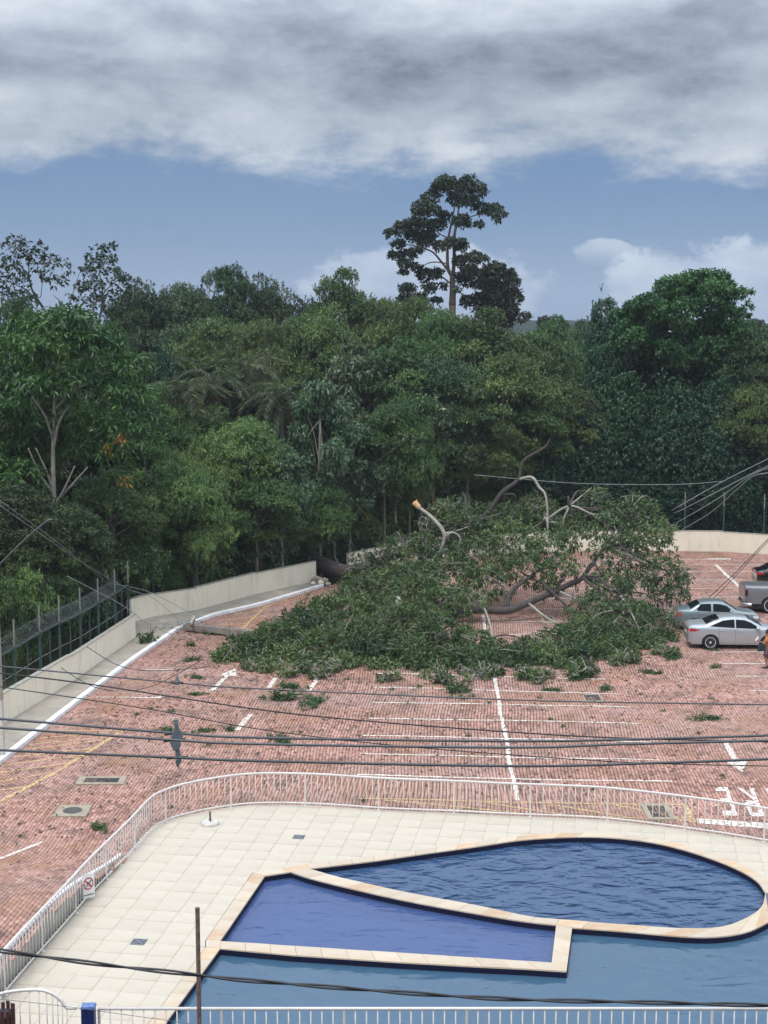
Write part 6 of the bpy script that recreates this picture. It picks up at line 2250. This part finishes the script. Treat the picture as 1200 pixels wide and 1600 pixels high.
car('pickup_truck', 'big gunmetal pickup truck cut off by the right edge', (x - .72, y + .98, 0), RZ, dict(
    cat='pickup truck', L=5.8, W=1.0, wr=.42, wheels=[1.30, 4.75], spokes=5, belt=(1.34, 1.28), tumble=.30, sill=.48, paint=grey,
    prof=[(0, 1.36), (.02, 1.41), (1.88, 1.42), (1.95, 1.44), (2.05, 1.80), (2.2, 1.90), (2.9, 1.95), (3.5, 1.92), (3.75, 1.84), (4.35, 1.36), (4.5, 1.32), (5.4, 1.24), (5.7, 1.12), (5.8, .9)],
    side_glass=[([(2.2, 1.78), (2.9, 1.83), (3.0, 1.83)], [(2.2, 1.38), (3.0, 1.36)]), ([(3.08, 1.83), (3.5, 1.80), (4.05, 1.42)], [(3.08, 1.36), (4.05, 1.33)])],
    top_glass=[('rear_window', 1.96, 2.06, .8, .8), ('windshield', 3.72, 4.30, .9, .86)],
    seams=[(2.12, .7, 1.34), (3.04, .7, 1.34), (4.1, .8, 1.28)], handles=[(2.3, 1.2), (3.2, 1.2)], mirror=(4.0, 1.42),
    lamps=[('tail_light', [(.02, 1.22), (.14, 1.22)], [(.02, .92), (.14, .92)], 'tail_dark')],
    rear=[('tail_light', .82, .95, .92, 1.24, 'tail_dark'), ('tailgate', -.78, .78, .80, 1.34, grey), ('number_plate', -.2, .2, .60, .70, 'plate')], bumper_mat=M['chrome'])) if M.setdefault('tail_dark', mat('tail_light_dark', (.08, .015, .018), .2, coat=.5)) else None
x, y, _ = G(1180, 922)
car('black_car', 'black car with red tail light half hidden behind the pickup truck', (x + .15, y + .9, 0), RZ, dict(
    bumper=False, L=4.4, W=.88, wr=.33, wheels=[.95, 3.5], spokes=6, belt=(1.02, .93), tumble=.38, paint=black,
    prof=[(0, .95), (.03, 1.03), (.16, 1.10), (.45, 1.13), (.85, 1.36), (1.2, 1.46), (1.8, 1.50), (2.3, 1.46), (2.7, 1.28), (3.1, 1.02), (3.9, .9), (4.3, .75), (4.4, .5)],
    side_glass=[([(.75, 1.13), (1.0, 1.30), (1.85, 1.40)], [(.75, 1.08), (1.85, 1.02)]), ([(1.92, 1.40), (2.3, 1.36), (2.95, 1.02)], [(1.92, 1.015), (2.95, .98)])],
    top_glass=[('rear_window', .48, 1.1, .84, .9), ('windshield', 2.4, 3.05, .9, .86)],
    seams=[(1.88, .3, 1.0)], handles=[(1.3, .9), (2.15, .88)], mirror=(2.85, 1.0),
    lamps=[('tail_light', [(.03, 1.02), (.42, .98)], [(.03, .84), (.42, .92)], 'tail_red')],
    rear=[('tail_light', .50, .78, .84, 1.02, 'tail_red'), ('number_plate', -.2, .2, .62, .74, 'plate')]))


# ================================================================== THE PERSON
def person():
    x, y, _ = G(1197.5, 1043)
    t = thing('person', 'person in orange shirt and dark shorts at the right edge, arm raised, dark bag', 'person', (x, y, 0), math.radians(78))
    # faces +Y locally before the turn; stride pose. (joint position, radius)
    J = {}
    def j(n, p, r): J[n] = (p, r)
    j('pelvis', (0, 0, .90), .135); j('belly', (0, .01, 1.04), .130); j('chest', (0, 0, 1.26), .145); j('neck', (0, .01, 1.43), .056); j('skull', (0, .03, 1.52), .075); j('crown', (0, .02, 1.63), .088); j('top', (0, .0, 1.69), .06)
    for s, n in ((-1, 'L'), (1, 'R')):
        j('hip' + n, (s * .09, 0, .86), .105); j('knee' + n, (s * .10, .07 if s < 0 else -.03, .48), .060); j('calf' + n, (s * .10, .02 if s < 0 else -.09, .34), .055); j('ank' + n, (s * .10, .0 if s < 0 else -.12, .09), .036); j('toe' + n, (s * .115, .15 if s < 0 else .03, .035), .030)
        j('sho' + n, (s * .18, 0, 1.37), .066)
    j('elbL', (-.30, .10, 1.12), .044); j('wriL', (-.26, .33, 1.22), .028); j('palL', (-.25, .40, 1.25), .032)
    j('elbR', (.27, -.04, 1.10), .044); j('wriR', (.27, .10, .90), .028); j('palR', (.27, .13, .83), .032)
    E_ = [('pelvis', 'belly'), ('belly', 'chest'), ('chest', 'neck'), ('neck', 'skull'), ('skull', 'crown'), ('crown', 'top')]
    for n in 'LR':
        E_ += [('pelvis', 'hip' + n), ('hip' + n, 'knee' + n), ('knee' + n, 'calf' + n), ('calf' + n, 'ank' + n), ('ank' + n, 'toe' + n), ('chest', 'sho' + n), ('sho' + n, 'elb' + n), ('elb' + n, 'wri' + n), ('wri' + n, 'pal' + n)]
    for n, s in (('L', -1), ('R', 1)):
        p = Vector(J['pal' + n][0]); d = (p - Vector(J['wri' + n][0])).normalized()
        sd = d.cross(Vector((1, 0, 0))).normalized()
        for k in range(4):
            a = p + sd * (k - 1.5) * .018 + d * .03
            c = a + d * (.05, .06, .055, .04)[k] + Vector((-s * .015, 0, .0))
            j('f%d%s' % (k, n), tuple(a), .009); j('g%d%s' % (k, n), tuple(c), .008)
            E_ += [('pal' + n, 'f%d%s' % (k, n)), ('f%d%s' % (k, n), 'g%d%s' % (k, n))]
        a = p + sd * .035 - d * .01
        j('t' + n, tuple(a + d * .03 + sd * .012), .010)
        E_ += [('pal' + n, 't' + n)]
    def skin(name, names, edges, mm, grow=1.0, root=None):
        me = bpy.data.meshes.new(name)
        ix = {n: i for i, n in enumerate(names)}
        me.from_pydata([J[n][0] for n in names], [(ix[a], ix[b]) for a, b in edges if a in ix and b in ix], [])
        me.materials.append(mm)
        o = link(name, me, t)
        sk = o.modifiers.new('skin', 'SKIN')
        for i, n in enumerate(names):
            r = J[n][1] * grow
            me.skin_vertices[0].data[i].radius = (r, r)
            me.skin_vertices[0].data[i].use_root = (n == (root or names[0]))
        sb = o.modifiers.new('sub', 'SUBSURF'); sb.levels = 1; sb.render_levels = 2
        return o
    skin('body', list(J), E_, M['skin'], root='pelvis')
    J2 = dict(J)
    skin('shirt', ['pelvis', 'belly', 'chest', 'shoL', 'shoR'], E_ + [], M['shirt'], 1.16)
    for n in 'LR':
        a, b = Vector(J['sho' + n][0]), Vector(J['elb' + n][0])
        q = MB(); q.tube([a, a.lerp(b, .45), a.lerp(b, .75)], [.085, .075, .078], 10); q.build('sleeve', M['shirt'], t, smooth=True)
        a, b = Vector(J['hip' + n][0]), Vector(J['knee' + n][0])
        q = MB(); q.tube([a + Vector((0, 0, .08)), a, a.lerp(b, .5), a.lerp(b, .88)], [.13, .13, .105, .10], 12); q.build('shorts_leg', M['shorts'], t, smooth=True)
        f = Vector(J['ank' + n][0])
        q = MB(); q.box((f.x, f.y + .06, .022), (.095, .27, .044)); o = q.build('sandal', M['trim'], t)
    q = MB(); q.lathe([(.145, -.12), (.158, -.04), (.15, .06)], (0, 0, .90), 14); q.build('shorts', M['shorts'], t, smooth=True)
    q = MB(); q.lathe([(.0, .125), (.055, .115), (.092, .06), (.100, .0), (.094, -.05)], (0, -.008, 1.615), 14, cap=False); q.build('hair', M['hair'], t, smooth=True)
    q = MB()
    q.lathe([(.0, .02), (.014, .0), (.0, -.02)], (0, .118, 1.56), 8, cap=False)
    for s in (-1, 1): q.lathe([(.0, .03), (.014, .0), (.0, -.03)], (s * .092, .02, 1.57), 8, cap=False)
    q.build('nose_and_ears', M['skin'], t, smooth=True)
    for s in (-1, 1):
        q = MB(); q.lathe([(.0, .008), (.011, .0), (.0, -.008)], (s * .034, .108, 1.585), 8, cap=False); q.build('eye', M['hair'], t)
    q = MB(); q.box((0, .106, 1.515), (.05, .01, .010)); q.build('mouth', M['lip'], t)
    # things held
    wx, wy, wz = J['palL'][0]
    R = Matrix.Rotation(math.radians(78), 3, 'Z')
    p = R @ Vector((wx, wy + .06, wz + .08))
    q = MB(); q.box((0, 0, 0), (.016, .075, .20)); o = q.build('white_paper', M['sign_white']); o.location = (x + p.x, y + p.y, p.z); o.rotation_euler = (.5, .2, 1.2)
    bv = o.modifiers.new('b', 'BEVEL'); bv.width = .005
    tag(o, 'small white object held up by the person at the right edge', 'paper')
    p = R @ Vector((-.20, .26, .93))
    bg_ = thing('bag', 'dark bag hanging in front of the person at the right edge', 'bag', (x + p.x, y + p.y, p.z - .17), .3)
    q = MB(); q.box((0, 0, .16), (.34, .16, .30), taper=.85); o = q.build('pouch', M['bagm'], bg_); bv = o.modifiers.new('b', 'BEVEL'); bv.width = .04; bv.segments = 3
    q = MB(); q.tube(catmull([(-.12, 0, .30), (-.08, 0, .42), (.08, 0, .42), (.12, 0, .30)], 5), .012, 6); q.build('strap', M['trim'], bg_)


M['skin'] = mat('skin', (.26, .13, .085), .55)
M['shirt'] = mat('orange_cotton', (.46, .17, .035), .9, var=(.36, .12, .03), vscale=8)
M['shorts'] = mat('dark_patterned_cotton', (.055, .05, .07), .9, var=(.20, .12, .13), vscale=12)
M['hair'] = mat('black_hair', (.010, .009, .009), .6)
M['lip'] = mat('lip', (.22, .08, .07), .5)
M['bagm'] = mat('dark_green_fabric', (.012, .030, .028), .8)
person()


# ================================================================== AIR
def haze():
    b = MB()
    b.box((0, 700, 22), (2400, 1500, 50))
    m = bpy.data.materials.new('haze_air')
    m.use_nodes = True
    nt = m.node_tree
    nt.nodes.clear()
    out = nt.nodes.new('ShaderNodeOutputMaterial')
    v = nt.nodes.new('ShaderNodeVolumePrincipled')
    v.inputs['Color'].default_value = (.80, .88, 1.0, 1)
    v.inputs['Density'].default_value = HAZE
    v.inputs['Anisotropy'].default_value = 0.0
    nt.links.new(v.outputs[0], out.inputs['Volume'])
    o = b.build('haze', m)
    tag(o, 'pale humid air over the wood and the far hills', kind='stuff')


HAZE = .00022
haze()
